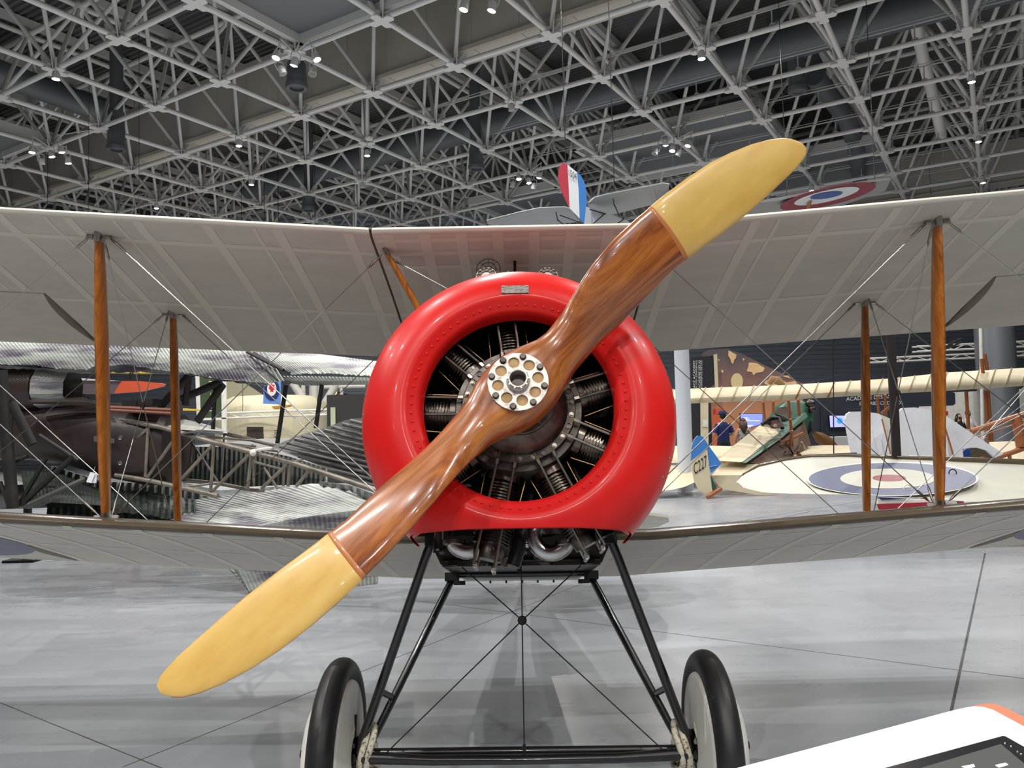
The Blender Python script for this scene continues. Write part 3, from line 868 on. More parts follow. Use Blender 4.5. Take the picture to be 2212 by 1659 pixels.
for q in range(8):
    an = R(78.5)+2*math.pi*q/8
    mb = MB(); X = Matrix.Translation((.0865*math.cos(an), -.004, .0865*math.sin(an))) @ Matrix.Rotation(math.pi/2, 4, 'X')
    mb.lathe([(.0118, 0), (.0118, .0015), (.0098, .0015), (.0098, .010), (.0085, .0115), (0, .0115)], 6 if False else 12, X)
    o_ = mb.build('hub_bolt', M_dsteel, prop, 40); o_.matrix_local = PM.inverted()
mb = MB(); mb.lathe([(.0255, .05), (.0255, -.036), (.0275, -.038), (.031, -.038), (.033, -.034), (.033, -.022), (.037, -.020), (.038, -.004), (.043, .0)], 40, RY)
for q in range(10):
    an = 2*math.pi*q/10; mb.box((.0325*math.cos(an), -.035, .0325*math.sin(an)), (.008, .008, .005), Matrix.Rotation(-an, 3, 'Y'))
o_ = mb.build('hub_nut', M_hub, prop, 40); o_.matrix_local = PM.inverted()
mb = MB(); mb.lathe([(.0, .0055), (.026, .0055)], 24, RY); o_ = mb.build('hub_bore', M_dsteel, prop); o_.matrix_local = PM.inverted()

# ---------------- fuselage, tail
fs = []
def fsec(y, hw, zt, zb, ex):
    r = []
    for k in range(32):
        an = 2*math.pi*k/32; c, s_ = math.cos(an), math.sin(an)
        x = hw*math.copysign(abs(c)**ex, c); z = (zt+zb)/2+(zt-zb)/2*math.copysign(abs(s_)**ex, s_)
        r.append(Vector((x, y, z)))
    return r
rows = [fsec(.742, .572, .572, -.40, 1), fsec(.9, .55, .58, -.39, .9), fsec(1.3, .40, .60, -.40, .8), fsec(2.0, .36, .62, -.40, .7), fsec(3.2, .27, .52, -.30, .6), fsec(4.6, .13, .40, -.10, .5), fsec(5.45, .03, .34, .10, .5)]
mb = MB(); mb.grid(rows, 0, True); mb.add(rows[-1], [tuple(range(32))])
fu = mb.build('fuselage', M_brown, bip, 60)
mb = MB(); mb.prism([(-.385, .755, -.34), (.385, .755, -.34), (.325, .765, -.455), (.312, .765, -.490), (-.312, .765, -.490), (-.325, .765, -.455)], (0, .012, 0))
fw_ = mb.build('firewall', M_fire, bip)
mb = MB(); mb.prism([(-.312, .765, -.490), (.312, .765, -.490), (.31, 1.30, -.466), (-.31, 1.30, -.466)], (0, 0, -.008))
mb.prism([(-.31, 1.30, -.466), (.31, 1.30, -.466), (.34, 2.60, -.372), (-.34, 2.60, -.372)], (0, 0, -.006)); mb.build('belly_panel', M_fire, bip)
mb = MB(); mb.prism([(-.36, 2.2, -.380), (.36, 2.2, -.380), (.36, 2.75, -.362), (-.36, 2.75, -.362)], (0, 0, -.012)); mb.build('wing_root_strip', M_linen, bip)
for sg in (-1, 1):
    mb = MB(); mb.prism([(sg*.385, .755, -.34), (sg*.312, .765, -.490), (sg*.31, 1.30, -.466), (sg*.36, 1.3, -.30)], (sg*.006, 0, 0)); mb.build('belly_side_panel', M_fire, bip)
mb = MB()
mb.tube((-.31, .757, -.476), (.31, .757, -.476), .006, n=6)
for x in (-.24, -.12, 0, .12, .24): mb.box((x, .752, -.490), (.014, .01, .02))
for x in (-.27, .27): mb.box((x, .75, -.486), (.035, .012, .022))
mb.build('firewall_edge_tube', M_black, bip, 40)
mb = MB(); mb.tube((-.30, 1.2, -.486), (.30, 1.2, -.486), .015, n=10); mb.build('belly_cross_tube', M_black, bip, 40)
tp_ = MB()
out = [(-1.38, 4.95), (-1.33, 4.72), (-1.1, 4.55), (-.2, 4.4), (.2, 4.4), (1.1, 4.55), (1.33, 4.72), (1.38, 4.95), (1.33, 5.25), (1.15, 5.42), (.2, 5.45), (-.2, 5.45), (-1.15, 5.42), (-1.33, 5.25)]
tp_.prism([(x, y, .345) for x, y in out], (0, 0, .025)); tp_.build('tailplane', M_linen, bip)
mb = MB(); mb.prism([(-.012, 4.7, .38), (-.012, 5.0, .80), (-.012, 5.3, 1.02), (-.012, 5.7, .95), (-.012, 5.9, .6), (-.012, 5.85, .2), (-.012, 5.45, .06), (-.012, 5.4, .36)], (.024, 0, 0)); mb.build('rudder', M_white, bip)
sk = (FI @ Vector((.05, 8.02, .012)))
mb = MB(); mb.path([(0, 5.1, .0), (0, sk.y-.1, sk.z+.05), (0, sk.y, sk.z)], [.02, .02, .015], 8); mb.build('tail_skid', M_strut, bip, 40)

# guns, sights
for sg in (-1, 1):
    mb = MB(); c0 = Vector((sg*.145, .93, .665))
    # fit: muzzle jackets just show above the cowling rim
    c0 = loc(1051 if sg < 0 else 1183, 598, 1, .93)
    mb.path([c0, c0+Vector((0, .55, 0))], [.050, .050], 24)
    for q in range(7):
        an = R(10+q*27)
        mb.lathe([(.0108, 0), (.0108, .005), (.0088, .005), (.0088, .0004), (0, .0004)], 12, Matrix.Translation(c0+Vector((.037*math.cos(an), -.0005, .037*math.sin(an)))) @ Matrix.Rotation(math.pi/2, 4, 'X'), 1)
    g = mb.build('machine_gun', [M_steel, M_dsteel], bip, 40)
    mb = MB(); mb.path([c0+Vector((0, -.02, -.012)), c0+Vector((0, .02, -.012))], .009, 10); mb.build('gun_muzzle', M_blackm, g, 40)
    mb = MB(); mb.box(c0+Vector((0, .62, -.02)), (.075, .34, .12)); mb.build('gun_receiver', M_blackm, g)
rc = loc(1055, 582, 1, 1.05)
mb = MB()
for r in (.058, .038, .019): mb.path([rc+Vector((r*math.cos(2*math.pi*k/28), 0, r*math.sin(2*math.pi*k/28))) for k in range(28)], .0016, 5, True)
for k in range(8): mb.tube(rc+Vector((.019*math.cos(k*math.pi/4), 0, .019*math.sin(k*math.pi/4))), rc+Vector((.058*math.cos(k*math.pi/4), 0, .058*math.sin(k*math.pi/4))), .0011, n=4)
mb.tube(rc+Vector((-.07, .01, -.03)), rc+Vector((.07, .01, -.03)), .0013, n=4); mb.tube(rc+Vector((0, 0, -.05)), rc+Vector((0, .03, -.30)), .004, n=6)
mb.build('ring_sight', M_blackm, bip)
pc = loc(1112, 566, 1, 1.1)
mb = MB(); mb.box(pc+Vector((0, 0, -.11)), (.014, .014, .24)); mb.build('sight_post', M_blackm, bip)

# ---------------- under the cowling: elbows and engine bits hanging below the cut
for (x, y, rr, flip) in ((1190, 1158, .062, 1), (1010, 1158, .055, -1)):
    c = loc(x, y, 1, .50)
    mb = MB()
    pts = [c+Vector((flip*(-rr*math.cos(t)), .0, -rr*math.sin(t)*1.0)) for t in [math.pi*q/14 for q in range(-2, 13)]]
    mb.path(pts, [.030]*len(pts), 16)
    mb.path([pts[-1]+Vector((0, 0, -.006)), pts[-1]+Vector((0, 0, .008))], .042, 16)
    mb.build('exhaust_elbow', M_alu, bip, 50)
for (x, y, n_) in ((1035, 1185, 2), (1062, 1168, 0), (1100, 1188, 2), (1125, 1170, 0), (1255, 1165, 1), (950, 1170, 1)):
    c = loc(x, y, 1, .56); mb = MB()
    mb.box(c, (.04, .05, .06)); mb.tube(c+Vector((.012, -.03, .04)), c+Vector((.012, -.03, -.035)), .007, n=8); mb.tube(c+Vector((-.016, -.03, .04)), c+Vector((-.016, -.03, -.045)), .0055, n=8)
    mb.sphere(c+Vector((.012, -.03, -.04)), .013, 10, 6)
    if n_ == 2: mb.path([c+Vector((-.016, -.04, -.05)), c+Vector((-.016, -.02, -.05))], .016, 12); mb.path([c+Vector((.02, -.04, -.055)), c+Vector((.02, -.02, -.055))], .014, 12)
    mb.build('valve_rocker', M_dsteel, bip, 40)
c = loc(1138, 1165, 1, .5); mb = MB()
for q in range(3): mb.lathe([(.0, -.006), (.009, -.006), (.007, 0), (.009, .006), (0, .006)], 12, Matrix.Translation(c+Vector((0, 0, -.016*q+.008))))
mb.build('spark_plug_insulator', M_white, bip, 40)
c = loc(1122, 1208, 1, .70); mb = MB(); mb.path([c+Vector((0, 0, .04)), c+Vector((0, 0, -.05))], .0085, 10); mb.build('drain_pipe', M_blackm, bip, 40)

# ---------------- undercarriage
def wz(x, y, zw):      # local z that gives world height zw
    l = FI @ (FM @ Vector((x, y, 0)))
    base = FM @ Vector((x, y, 0)); return (zw-base.z)/(FM.to_3x3() @ Vector((0, 0, 1))).z
AX = .93
for sg in (-1, 1):
    foot = Vector((sg*.645, AX-.02, -1.195))
    foil_strut('gear_strut', (sg*.342, .60, -.43), foot, .0175, .0165, M_black, bip, 1.5, cap=False)
    foil_strut('gear_strut', (sg*.302, 1.2, -.490), (sg*.60, AX+.07, -1.14), .0165, .0155, M_black, bip, 1.5, cap=False)
    mb = MB(); mb.tube((sg*.55, AX-.10, -.955), (sg*.535, AX+.11, -.985), .013, n=8); mb.build('strut_brace', M_black, bip, 40)
    mb = MB(); mb.box((sg*.31, 1.19, -.497), (.06, .06, .035)); mb.box((sg*.275, 1.17, -.525), (.05, .03, .016)); mb.build('gear_fitting', M_blackm, bip); mb = MB(); mb.box((sg*.34, .60, -.42), (.04, .05, .04)); mb.build('gear_fitting', M_blackm, bip)
    wc = Vector((sg*.715, .9178, 0)); wc.z = wz(wc.x, wc.y, .352)
    WM = Matrix.Translation(wc) @ Matrix.Rotation(sg*math.pi/2, 4, 'Y')      # lathe z -> outboard
    tyre = MB()
    tyre.lathe([(.302+.0485*math.cos(2*math.pi*k/24), .049*math.sin(2*math.pi*k/24)) for k in range(25)], 72)
    wh = tyre.build('wheel_tyre', M_rubber, bip, 180); wh.matrix_local = WM
    mb = MB(); mb.lathe([(.268, -.036), (.262, -.046), (.24, -.048), (.07, -.062), (.06, -.062)], 56); d1 = mb.build('wheel_disc', M_white, wh, 60); d1['label'] = 'white inner wheel disc'
    mb = MB(); mb.lathe([(.268, .03), (.255, .052), (.17, .100), (.08, .122), (.03, .124)], 56); mb.build('wheel_disc', M_white, wh, 60)
    mb = MB(); mb.lathe([(.06, -.064), (.06, -.03), (.02, -.03)], 24); mb.box((.095, .0, -.060), (.085, .024, .006)); mb.box((0, .05, -.068), (.11, .04, .012)); mb.build('wheel_hub', M_blackm, wh, 40)
    mb = MB(); mb.lathe([(.035, .120), (.03, .132), (.016, .134), (.014, .146), (.0, .148)], 20); mb.build('hub_cap', M_blackm, wh, 40)
    for k, dx in enumerate((.585, .612, .672, .692)):
        mb = MB(); n = 26
        mb.path([Vector((sg*(dx+.012*math.sin(t*2)), AX-.01+.060*math.cos(t), -1.165+.085*math.sin(t))) for t in [2*math.pi*q/n for q in range(n)]], .0125, 8, True)
        mb.build('bungee_cord', M_rope, bip, 180)
    mb = MB(); mb.path([(sg*.655, AX-.06, -1.195), (sg*.655, AX-.035, -1.195)], .019, 14); mb.build('axle_bolt', M_black, bip, 40)
mb = MB(); mb.tube((-.80, AX, -1.18), (.80, AX, -1.18), .017, n=12); mb.build('axle', M_black, bip, 40)
for dy, r in ((-.055, .017), (.055, .015)):
    mb = MB()
    mb.path([(-.62, AX+dy, -1.19), (-.35, AX+dy*.9, -1.203), (0, AX+dy*.85, -1.206), (.35, AX+dy*.9, -1.203), (.62, AX+dy, -1.19)], [r+.006, r+.002, r, r+.002, r+.006], 12); mb.build('spreader_bar', M_black, bip, 50)
X0 = Vector((0, .76, -.705))
for a, b in (((-.235, .77, -.50), (.54, .88, -1.19)), ((.235, .77, -.50), (-.54, .88, -1.19))):
    wire(a, X0, .0024, M_blackm, False); wire(X0, b, .0024, M_blackm, False)
wire((0, .72, -.53), (0, .885, -1.20), .0024, M_blackm, False)
mb = MB(); mb.lathe([(.0, -.008), (.014, -.008), (.018, -.003), (.018, .003), (.014, .008), (0, .008)], 16, ly(.76, 0, -.705)); mb.build('wire_crossing_disc', M_blackm, bip, 40)
mb = MB(); mb.tube((0, .882, -1.15), (0, .885, -1.20), .006, n=8); mb.build('turnbuckle', M_black, bip, 40)
for a in (-.20, -.10, 0, .10, .20):
    mb = MB(); mb.tube((a, 2.70, -.365), (a, 2.70, -.392), .006, n=6); mb.build('drain_peg', M_blackm, bip)
# ================================================================== helpers for the things behind
def lin(pts, t):
    """point at parameter t (0..1, by x-length) of a pixel polyline"""
    L = [0]
    for a, b in zip(pts, pts[1:]): L.append(L[-1]+math.hypot(b[0]-a[0], b[1]-a[1]))
    s = t*L[-1]
    for i in range(len(pts)-1):
        if s <= L[i+1]+1e-9:
            q = (s-L[i])/max(1e-9, L[i+1]-L[i]); return (lerp(pts[i][0], pts[i+1][0], q), lerp(pts[i][1], pts[i+1][1], q))
    return pts[-1]
def sheet(top, bot, Y0, Y1, nc=12, nr=4, bulge=0.0, thick=.05, corr=0.0, mi=0, mb=None, jag=0.0, Y0b=None, Y1b=None):
    """closed sheet between an upper and a lower pixel polyline; Y0/Y1 depth of the two edges (b: at the right end)"""
    mb = mb or MB(); rows = []
    Y0b = Y0 if Y0b is None else Y0b; Y1b = Y1 if Y1b is None else Y1b
    for r in range(nr+1):
        v = r/nr; row = []
        for c in range(nc+1):
            u = c/nc; a = lin(top, u); b = lin(bot, u)
            jy = random.uniform(-jag, jag) if r == nr else 0
            Y = lerp(lerp(Y0, Y0b, u), lerp(Y1, Y1b, u), v)-bulge*math.sin(math.pi*v)+(corr if c % 2 else -corr)
            row.append(at(lerp(a[0], b[0], v), lerp(a[1], b[1], v)+jy, Y))
        rows.append(row)
    back = [[p+Vector((0, thick, 0)) for p in row] for row in rows]
    mb.grid(rows, mi); mb.grid(back, mi)
    mb.grid([rows[0], back[0]], mi); mb.grid([rows[-1], back[-1]], mi)
    mb.grid([[r[0] for r in rows], [r[0] for r in back]], mi); mb.grid([[r[-1] for r in rows], [r[-1] for r in back]], mi)
    return mb
def board(pts, Y, thick=.05, mb=None, mi=0):
    mb = mb or MB(); return mb.prism([at(x, y, Y) for x, y in pts], (0, thick, 0), mi)
def stick(a, b, r, Ya, Yb=None, n=8, mb=None, flat=1.0):
    mb = mb or MB(); return mb.tube(at(*a, Ya), at(*b, Ya if Yb is None else Yb), r, n=n, flat=flat)
def pr(px, Y): return px*Y/FPX         # pixels -> metres at depth Y
def text_mesh(s, o, u, v, name, m, parent, size=1.0, ext=.0):
    """flat lettering: unit text mapped with origin o, u along the line, v up (world vectors per em)"""
    cu = bpy.data.curves.new(name, 'FONT'); cu.body = s; cu.size = 1; cu.resolution_u = 3
    ob = bpy.data.objects.new(name, cu); C.objects.link(ob)
    dg = bpy.context.evaluated_depsgraph_get(); dg.update()
    me = bpy.data.meshes.new_from_object(ob.evaluated_get(dg))
    bpy.data.objects.remove(ob)
    xs = [w_.co.x for w_ in me.vertices]; W_ = max(xs)-min(xs); x0 = min(xs)
    for w_ in me.vertices:
        p = Vector(o)+Vector(u)*((w_.co.x-x0)/W_)+Vector(v)*(w_.co.y/.72); w_.co = p
    me.materials.clear(); me.materials.append(m)
    return link(name, me, parent)

# ================================================================== wreck of a corrugated metal biplane
M_cor = mat('scratched_metal', srgb(180, 184, 178), .5, .15, noise=((1.6, 1.6, 9), srgb(112, 106, 118), .44, .60), bump=((12, 12, 40), .3, .01))
M_cord = mat('dark_corrugated', srgb(108, 108, 106), .45, .5, noise=((2, 2, 8), srgb(84, 84, 84), .45, .7))
M_hull = mat('dark_brown_hull', srgb(46, 36, 33), .42, noise=((2, 2, 2), srgb(60, 46, 40), .4, .7))
M_tubes = mat('bare_tube', srgb(150, 142, 130), .45, .4, noise=((6, 6, 6), srgb(104, 96, 86), .4, .7))
M_coal = mat('charred_strut', srgb(24, 23, 22), .55, noise=((6, 6, 6), srgb(50, 46, 42), .5, .8))
M_skin = mat('crumpled_green_skin', srgb(88, 94, 88), .45, .4, noise=((5, 5, 14), srgb(70, 74, 70), .4, .65))
M_rust = mat('rusty_edge', srgb(120, 70, 52), .5)
wr = empty('wrecked_biplane', (-3.4, 8.2, 0))
tag(wr, 'unrestored wrecked metal biplane with torn corrugated wings and bare tube fuselage', 'airplane')
def wpart(mb, name, m, sm=None, parent=wr):
    o = mb.build(name, m); o.parent = parent
    o.matrix_parent_inverse = parent.matrix_world.inverted() if parent.parent is None else Matrix.Identity(4)
    if sm: smooth(o, sm)
    return o
bpy.context.view_layer.update()
def kid(mb, name, m, parent, sm=None):
    """world-built mesh as a child of an Empty at any place"""
    o = mb.build(name, m)
    root = parent
    o.parent = parent
    o.matrix_parent_inverse = parent.matrix_world.inverted()
    if sm: smooth(o, sm)
    return o
kid(sheet([(-120, 724), (240, 720), (560, 742)], [(-60, 782), (0, 787), (76, 789), (122, 796), (187, 799), (207, 790), (280, 788), (330, 797), (392, 805), (424, 809), (483, 819), (578, 828), (612, 822)], 8.5, 8.0, 170, 5, .12, .04, .014, jag=1.2), 'upper_wing', M_cor, wr)
kid(sheet([(-120, 722), (240, 718), (560, 738)], [(-120, 722), (240, 719), (560, 739)], 8.5, 10.6, 12, 2, 0, .03), 'wing_top_skin', M_cor, wr)
kid(sheet([(546, 750), (620, 756), (830, 782)], [(626, 808), (700, 806), (830, 814)], 9.0, 8.3, 80, 4, .08, .04, .012, jag=1.5), 'upper_wing_panel', M_cor, wr)
kid(sheet([(604, 812), (700, 813), (830, 816)], [(632, 829), (660, 833), (830, 830)], 8.2, 8.25, 60, 2, .03, .03, .01), 'leading_edge_panel', M_cor, wr)
for a, b, r in (((534, 760), (612, 800), .018), ((548, 762), (626, 806), .014), ((540, 770), (600, 822), .01)): kid(stick(a, b, r, 8.1, 7.95), 'torn_strip', M_coal, wr)
kid(sheet([(0, 789), (120, 797), (205, 792), (280, 790), (392, 807), (483, 820), (578, 828)], [(0, 796), (120, 803), (205, 806), (280, 802), (392, 808), (483, 823), (578, 833)], 8.15, 8.15, 60, 2, 0, .05, .01, jag=3), 'ragged_edge', M_cor, wr)
# hull
def hull_sec(x, yt, yb, Y, d, n=20, ex=.75):
    a = at(x, yt, Y); b = at(x, yb, Y); c = (a+b)/2; hh = (a.z-b.z)/2; out = []
    for k in range(n):
        an = 2*math.pi*k/n; cc, s_ = math.cos(an), math.sin(an)
        out.append(Vector((c.x, c.y+d*.5+d*.5*math.copysign(abs(cc)**ex, cc), c.z+hh*math.copysign(abs(s_)**ex, s_))))
    return out
mb = MB(); rows = [hull_sec(*q) for q in ((-420, 800, 1010, 8.6, 1.0), (-150, 846, 1000, 8.4, 1.0), (20, 862, 998, 8.2, 1.0), (110, 864, 1010, 8.1, 1.0), (210, 868, 1040, 8.0, .95), (290, 880, 1056, 8.0, .9), (348, 893, 1050, 8.0, .85))]
mb.grid(rows, 0, True); mb.add(rows[-1], [tuple(range(20))]); kid(mb, 'hull', M_hull, wr, 50)
mb = MB(); c0 = at(-120, 838, 8.35); c1 = at(92, 838, 8.3); mb.path([c0, c1], [.24, .24], 18); kid(mb, 'engine_cover', M_hull, wr, 50)
mb = MB(); c2 = at(158, 840, 8.3); mb.path([c1, c2], [.235, .20], 10, cap=False); kid(mb, 'ragged_intake', M_cor, wr)
mb = MB(); mb.lathe([(0, 0), (.2, 0)], 14, Matrix.Translation(c1.lerp(c2, .02)) @ Matrix.Rotation(math.pi/2, 4, 'Y')); kid(mb, 'intake_back', M_hull, wr)
kid(sheet([(60, 864), (180, 858), (212, 872)], [(60, 872), (180, 876), (212, 876)], 8.02, 7.95, 8, 2, .05, .04), 'crumpled_coaming', M_hull, wr)
kid(stick((240, 880), (375, 886), .02, 7.95), 'cockpit_rim', M_rust, wr); kid(stick((240, 886), (372, 893), .016, 7.93), 'cockpit_rim', M_rust, wr)
for (x, y) in ((290, 873), (322, 870)): mb = MB(); mb.box(at(x, y, 8.1), (.16, .2, .07)); kid(mb, 'gun_mount', M_coal, wr)
for (x, y) in ((262, 945), (262, 1000)): mb = MB(); mb.lathe([(0, 0), (.022, 0), (.022, .03)], 12, Matrix.Translation(at(x, y, 7.9)) @ Matrix.Rotation(math.pi/2, 4, 'X')); kid(mb, 'hull_lug', M_alu, wr)
kid(board([(202, 942), (247, 948), (247, 958), (203, 954)], 7.94, .01), 'hull_patch', mat('patch_grey', srgb(88, 86, 84), .5), wr)
# bare tube fuselage: near and far longerons, posts, diagonals
NU = [(258, 906), (345, 922), (462, 956), (545, 977), (630, 999), (700, 1022), (815, 1060)]; NL = [(250, 1026), (322, 1038), (440, 1064), (470, 1071)]
FU = [(320, 905), (480, 935), (552, 952), (610, 966), (735, 1018), (815, 1040)]; FL = [(330, 1030), (470, 1044), (535, 1057), (570, 1060)]
def yd(x, far): return lerp(8.1, 7.2, (x-250)/590)+(.75 if far else 0)
def longeron(pts, far, r):
    mb = MB(); mb.path([at(x, y, yd(x, far)) for x, y in pts], r, 8); kid(mb, 'longeron', M_tubes, wr, 60)
longeron(NU, 0, .026); longeron(NL, 0, .024); longeron(FU, 1, .022); longeron(FL, 1, .02)
def tub(a, b, fa=0, fb=0, r=.017): mb = MB(); mb.tube(at(*a, yd(a[0], fa)), at(*b, yd(b[0], fb)), r, n=8); kid(mb, 'fuselage_tube', M_tubes, wr, 60)
for a, b in (((320, 925), (314, 1030)), ((320, 925), (250, 990)), ((372, 955), (318, 1032)), ((462, 958), (455, 1062)), ((462, 958), (392, 1035)), ((540, 980), (460, 1060)), ((543, 980), (534, 1060)), ((628, 1000), (622, 1050)), ((622, 1002), (565, 1055)), ((672, 1012), (640, 1050))): tub(a, b)
for a, b in (((484, 940), (478, 1035)), ((410, 950), (470, 1040)), ((545, 960), (548, 1050)), ((570, 1010), (600, 1056)), ((615, 1000), (612, 1050)), ((418, 920), (412, 1000)), ((700, 1020), (690, 1045))): tub(a, b, 1, 1, .013)
for a, b in (((400, 940), (552, 952)), ((470, 956), (552, 964)), ((462, 958), (600, 975)), ((400, 1052), (480, 1042)), ((545, 997), (614, 1015)), ((630, 998), (660, 990))): tub(a, b, 0, 1, .012)
kid(sheet([(335, 915), (395, 905), (450, 918), (490, 932)], [(335, 925), (395, 928), (450, 933), (490, 936)], 8.5, 8.0, 10, 3, .05, .02), 'decking', M_white, wr)
kid(sheet([(395, 935), (430, 928), (480, 932)], [(395, 938), (430, 934), (480, 938)], 7.85, 7.8, 8, 1, .02, .03), 'torn_decking', M_skin, wr)
mb = MB(); mb.path([at(545, 978, 7.6), at(550, 973, 7.6), at(592, 968, 7.6)], .016, 6); mb.sphere(at(547, 978, 7.6), .035); kid(mb, 'white_clamp', M_white, wr, 60)
# tail fin of dark corrugated sheet
kid(sheet([(586, 966), (640, 942), (700, 925), (755, 904), (790, 903), (815, 904)], [(592, 969), (650, 990), (700, 1010), (760, 1034), (800, 1050), (815, 1056)], 7.6, 7.5, 10, 34, 0, .03, 0), 'tail_fin', M_cord, wr)
FT_ = [(586, 966), (640, 942), (700, 925), (755, 904), (790, 903), (850, 906)]; FB_ = [(592, 969), (650, 990), (700, 1010), (760, 1034), (800, 1050), (850, 1068)]
def yat(pts, x):
    for a, b in zip(pts, pts[1:]):
        if a[0] <= x <= b[0]: return lerp(a[1], b[1], (x-a[0])/(b[0]-a[0]))
    return pts[-1][1]
for k in range(15):      # parallel ridges along the fin
    y0 = 872+k*11.5; pts = []
    for x in range(596, 820, 8):
        y = y0+.24*(x-700)
        if yat(FT_, x)+2 < y < yat(FB_, x)-2: pts.append(at(x, y, 7.48))
    if len(pts) > 2: mb = MB(); mb.path(pts, .017, 6); kid(mb, 'corrugation_ridge', M_cord, wr, 60)
kid(sheet([(690, 1040), (760, 1050), (812, 1070)], [(690, 1050), (760, 1062), (812, 1092)], 7.6, 7.5, 14, 3, 0, .05, .02, jag=3), 'crushed_tailskin', M_skin, wr)
# lower wing
kid(sheet([(313, 1116), (320, 1095), (450, 1075), (600, 1057), (668, 1045), (705, 1046)], [(520, 1140), (560, 1134), (650, 1117), (740, 1104), (815, 1096), (815, 1085)], 8.2, 7.5, 60, 6, 0, .03, .012, Y0b=9.3, Y1b=8.7), 'lower_wing', M_cor, wr)
kid(sheet([(110, 1006), (220, 1040), (340, 1046), (430, 1062)], [(100, 1118), (220, 1122), (340, 1126), (430, 1130)], 9.2, 8.9, 40, 5, .06, .03, .03, jag=3), 'crumpled_skin', M_skin, wr)
kid(sheet([(380, 1140), (560, 1136), (650, 1118), (740, 1106), (815, 1097)], [(505, 1236), (545, 1291), (640, 1280), (740, 1270), (815, 1262)], 7.48, 7.42, 80, 4, -.03, .04, .010), 'lower_wing_face', M_cor, wr)
# left struts and crumpled skin under the hull
for a, b, r in (((2, 800), (28, 1098), .065), ((25, 870), (70, 960), .05), ((30, 860), (8, 1010), .03)): kid(stick(a, b, r, 7.7, 7.7, 10, flat=.5), 'wing_strut', M_coal, wr, 50)
for a, b, r in (((85, 940), (170, 995), .024), ((45, 1090), (160, 985), .03), ((100, 990), (40, 1092), .022), ((0, 1012), (60, 985), .02), ((20, 1095), (0, 1040), .02)): kid(stick(a, b, r, 7.75, 7.75), 'wing_strut', M_coal, wr, 50)
kid(sheet([(60, 1085), (180, 1030)], [(55, 1098), (183, 1040)], 7.6, 7.6, 6, 2, .02, .03), 'strut_fairing', mat('fairing_grey', srgb(78, 78, 74), .5, .3), wr)
M_skin = mat('crumpled_green_skin', srgb(88, 94, 88), .45, .4, noise=((5, 5, 14), srgb(70, 74, 70), .4, .65))
kid(sheet([(44, 1018), (110, 1017), (220, 1060)], [(60, 1100), (110, 1085), (220, 1092)], 8.2, 7.7, 40, 6, .06, .03, .012), 'crumpled_skin', M_skin, wr)
kid(sheet([(-80, 1018), (0, 1020), (60, 1022)], [(-80, 1050), (0, 1050), (60, 1046)], 8.6, 8.3, 14, 3, .05, .03, .01), 'crumpled_skin', M_cor, wr)
kid(sheet([(-80, 1046), (80, 1048), (200, 1050)], [(-80, 1102), (80, 1098), (200, 1090)], 8.5, 8.2, 10, 2, .0, .05), 'crumpled_skin', M_skin, wr)
kid(sheet([(220, 1062), (300, 1060), (420, 1080)], [(220, 1106), (300, 1110), (420, 1128)], 8.3, 8.0, 30, 5, .08, .04, .02, jag=3), 'crumpled_skin', M_skin, wr)
kid(sheet([(340, 1030), (470, 1060), (620, 1050), (700, 1060)], [(340, 1085), (470, 1090), (620, 1075), (700, 1075)], 9.4, 9.1, 40, 4, .05, .03, .012), 'crumpled_skin', M_skin, wr)
kid(sheet([(395, 965), (520, 965), (620, 985), (700, 1010)], [(395, 1042), (520, 1052), (620, 1048), (700, 1048)], 9.9, 9.8, 60, 3, .03, .03, .01), 'far_side_skin', M_skin, wr)
for a, b, r in (((412, 808), (345, 880), .045), ((408, 812), (400, 875), .035), ((478, 824), (392, 862), .04), ((482, 830), (426, 910), .045)): kid(stick(a, b, r, 8.2, 8.3, 10, flat=.6), 'wing_strut', M_coal, wr, 50)
for a, b, r in (((465, 836), (460, 928), .022), ((618, 832), (599, 958), .024), ((695, 832), (682, 925), .024)): kid(stick(a, b, r, 8.25, 8.25), 'support_post', M_blackm, wr, 50)
for x in (60, 300, 620):     # stands that carry the wreck, behind the near wing
    mb = MB(); p = at(x, 1085, 10.2); mb.tube(p, (p.x, p.y, 0), .05, n=8); mb.box((p.x, p.y, .015), (.4, .4, .03)); kid(mb, 'display_stand', M_blackm, wr)

# ================================================================== cream biplane with green fuselage, tail towards us
M_cream = mat('cream_linen', srgb(218, 205, 174), .6, noise=((1.5, 1.5, 1.5), srgb(204, 192, 162), .4, .7))
M_creamt = mat('cream_tape', srgb(194, 180, 148), .6)
M_green = mat('dark_green_paint', srgb(48, 92, 74), .45)
M_skyb = mat('sky_blue_paint', srgb(62, 128, 204), .5)
M_dkin = mat('bay_lining', srgb(96, 72, 54), .7)
M_varn = mat('varnished_frame', srgb(164, 98, 56), .4, coat=.2)
gb_ = empty('biplane', at(1530, 1075, 16)); gb_.location.z = 0
tag(gb_, 'cream biplane with green fuselage, blue-topped rudder and black C227', 'airplane')
bpy.context.view_layer.update()
def G(mb, n, m, sm=None): return kid(mb, n, m, gb_, sm)
UT = [(1430, 843), (1500, 839), (1600, 835), (1690, 832), (1760, 828), (1930, 817), (2040, 805), (2300, 789)]
UB = [(1430, 874), (1500, 871), (1600, 867), (1690, 864), (1800, 858), (1930, 850), (2065, 843), (2300, 828)]
uw = G(sheet(UT, UB, 18.6, 18.0, 40, 6, .25, .10), 'upper_wing', M_cream, 40)
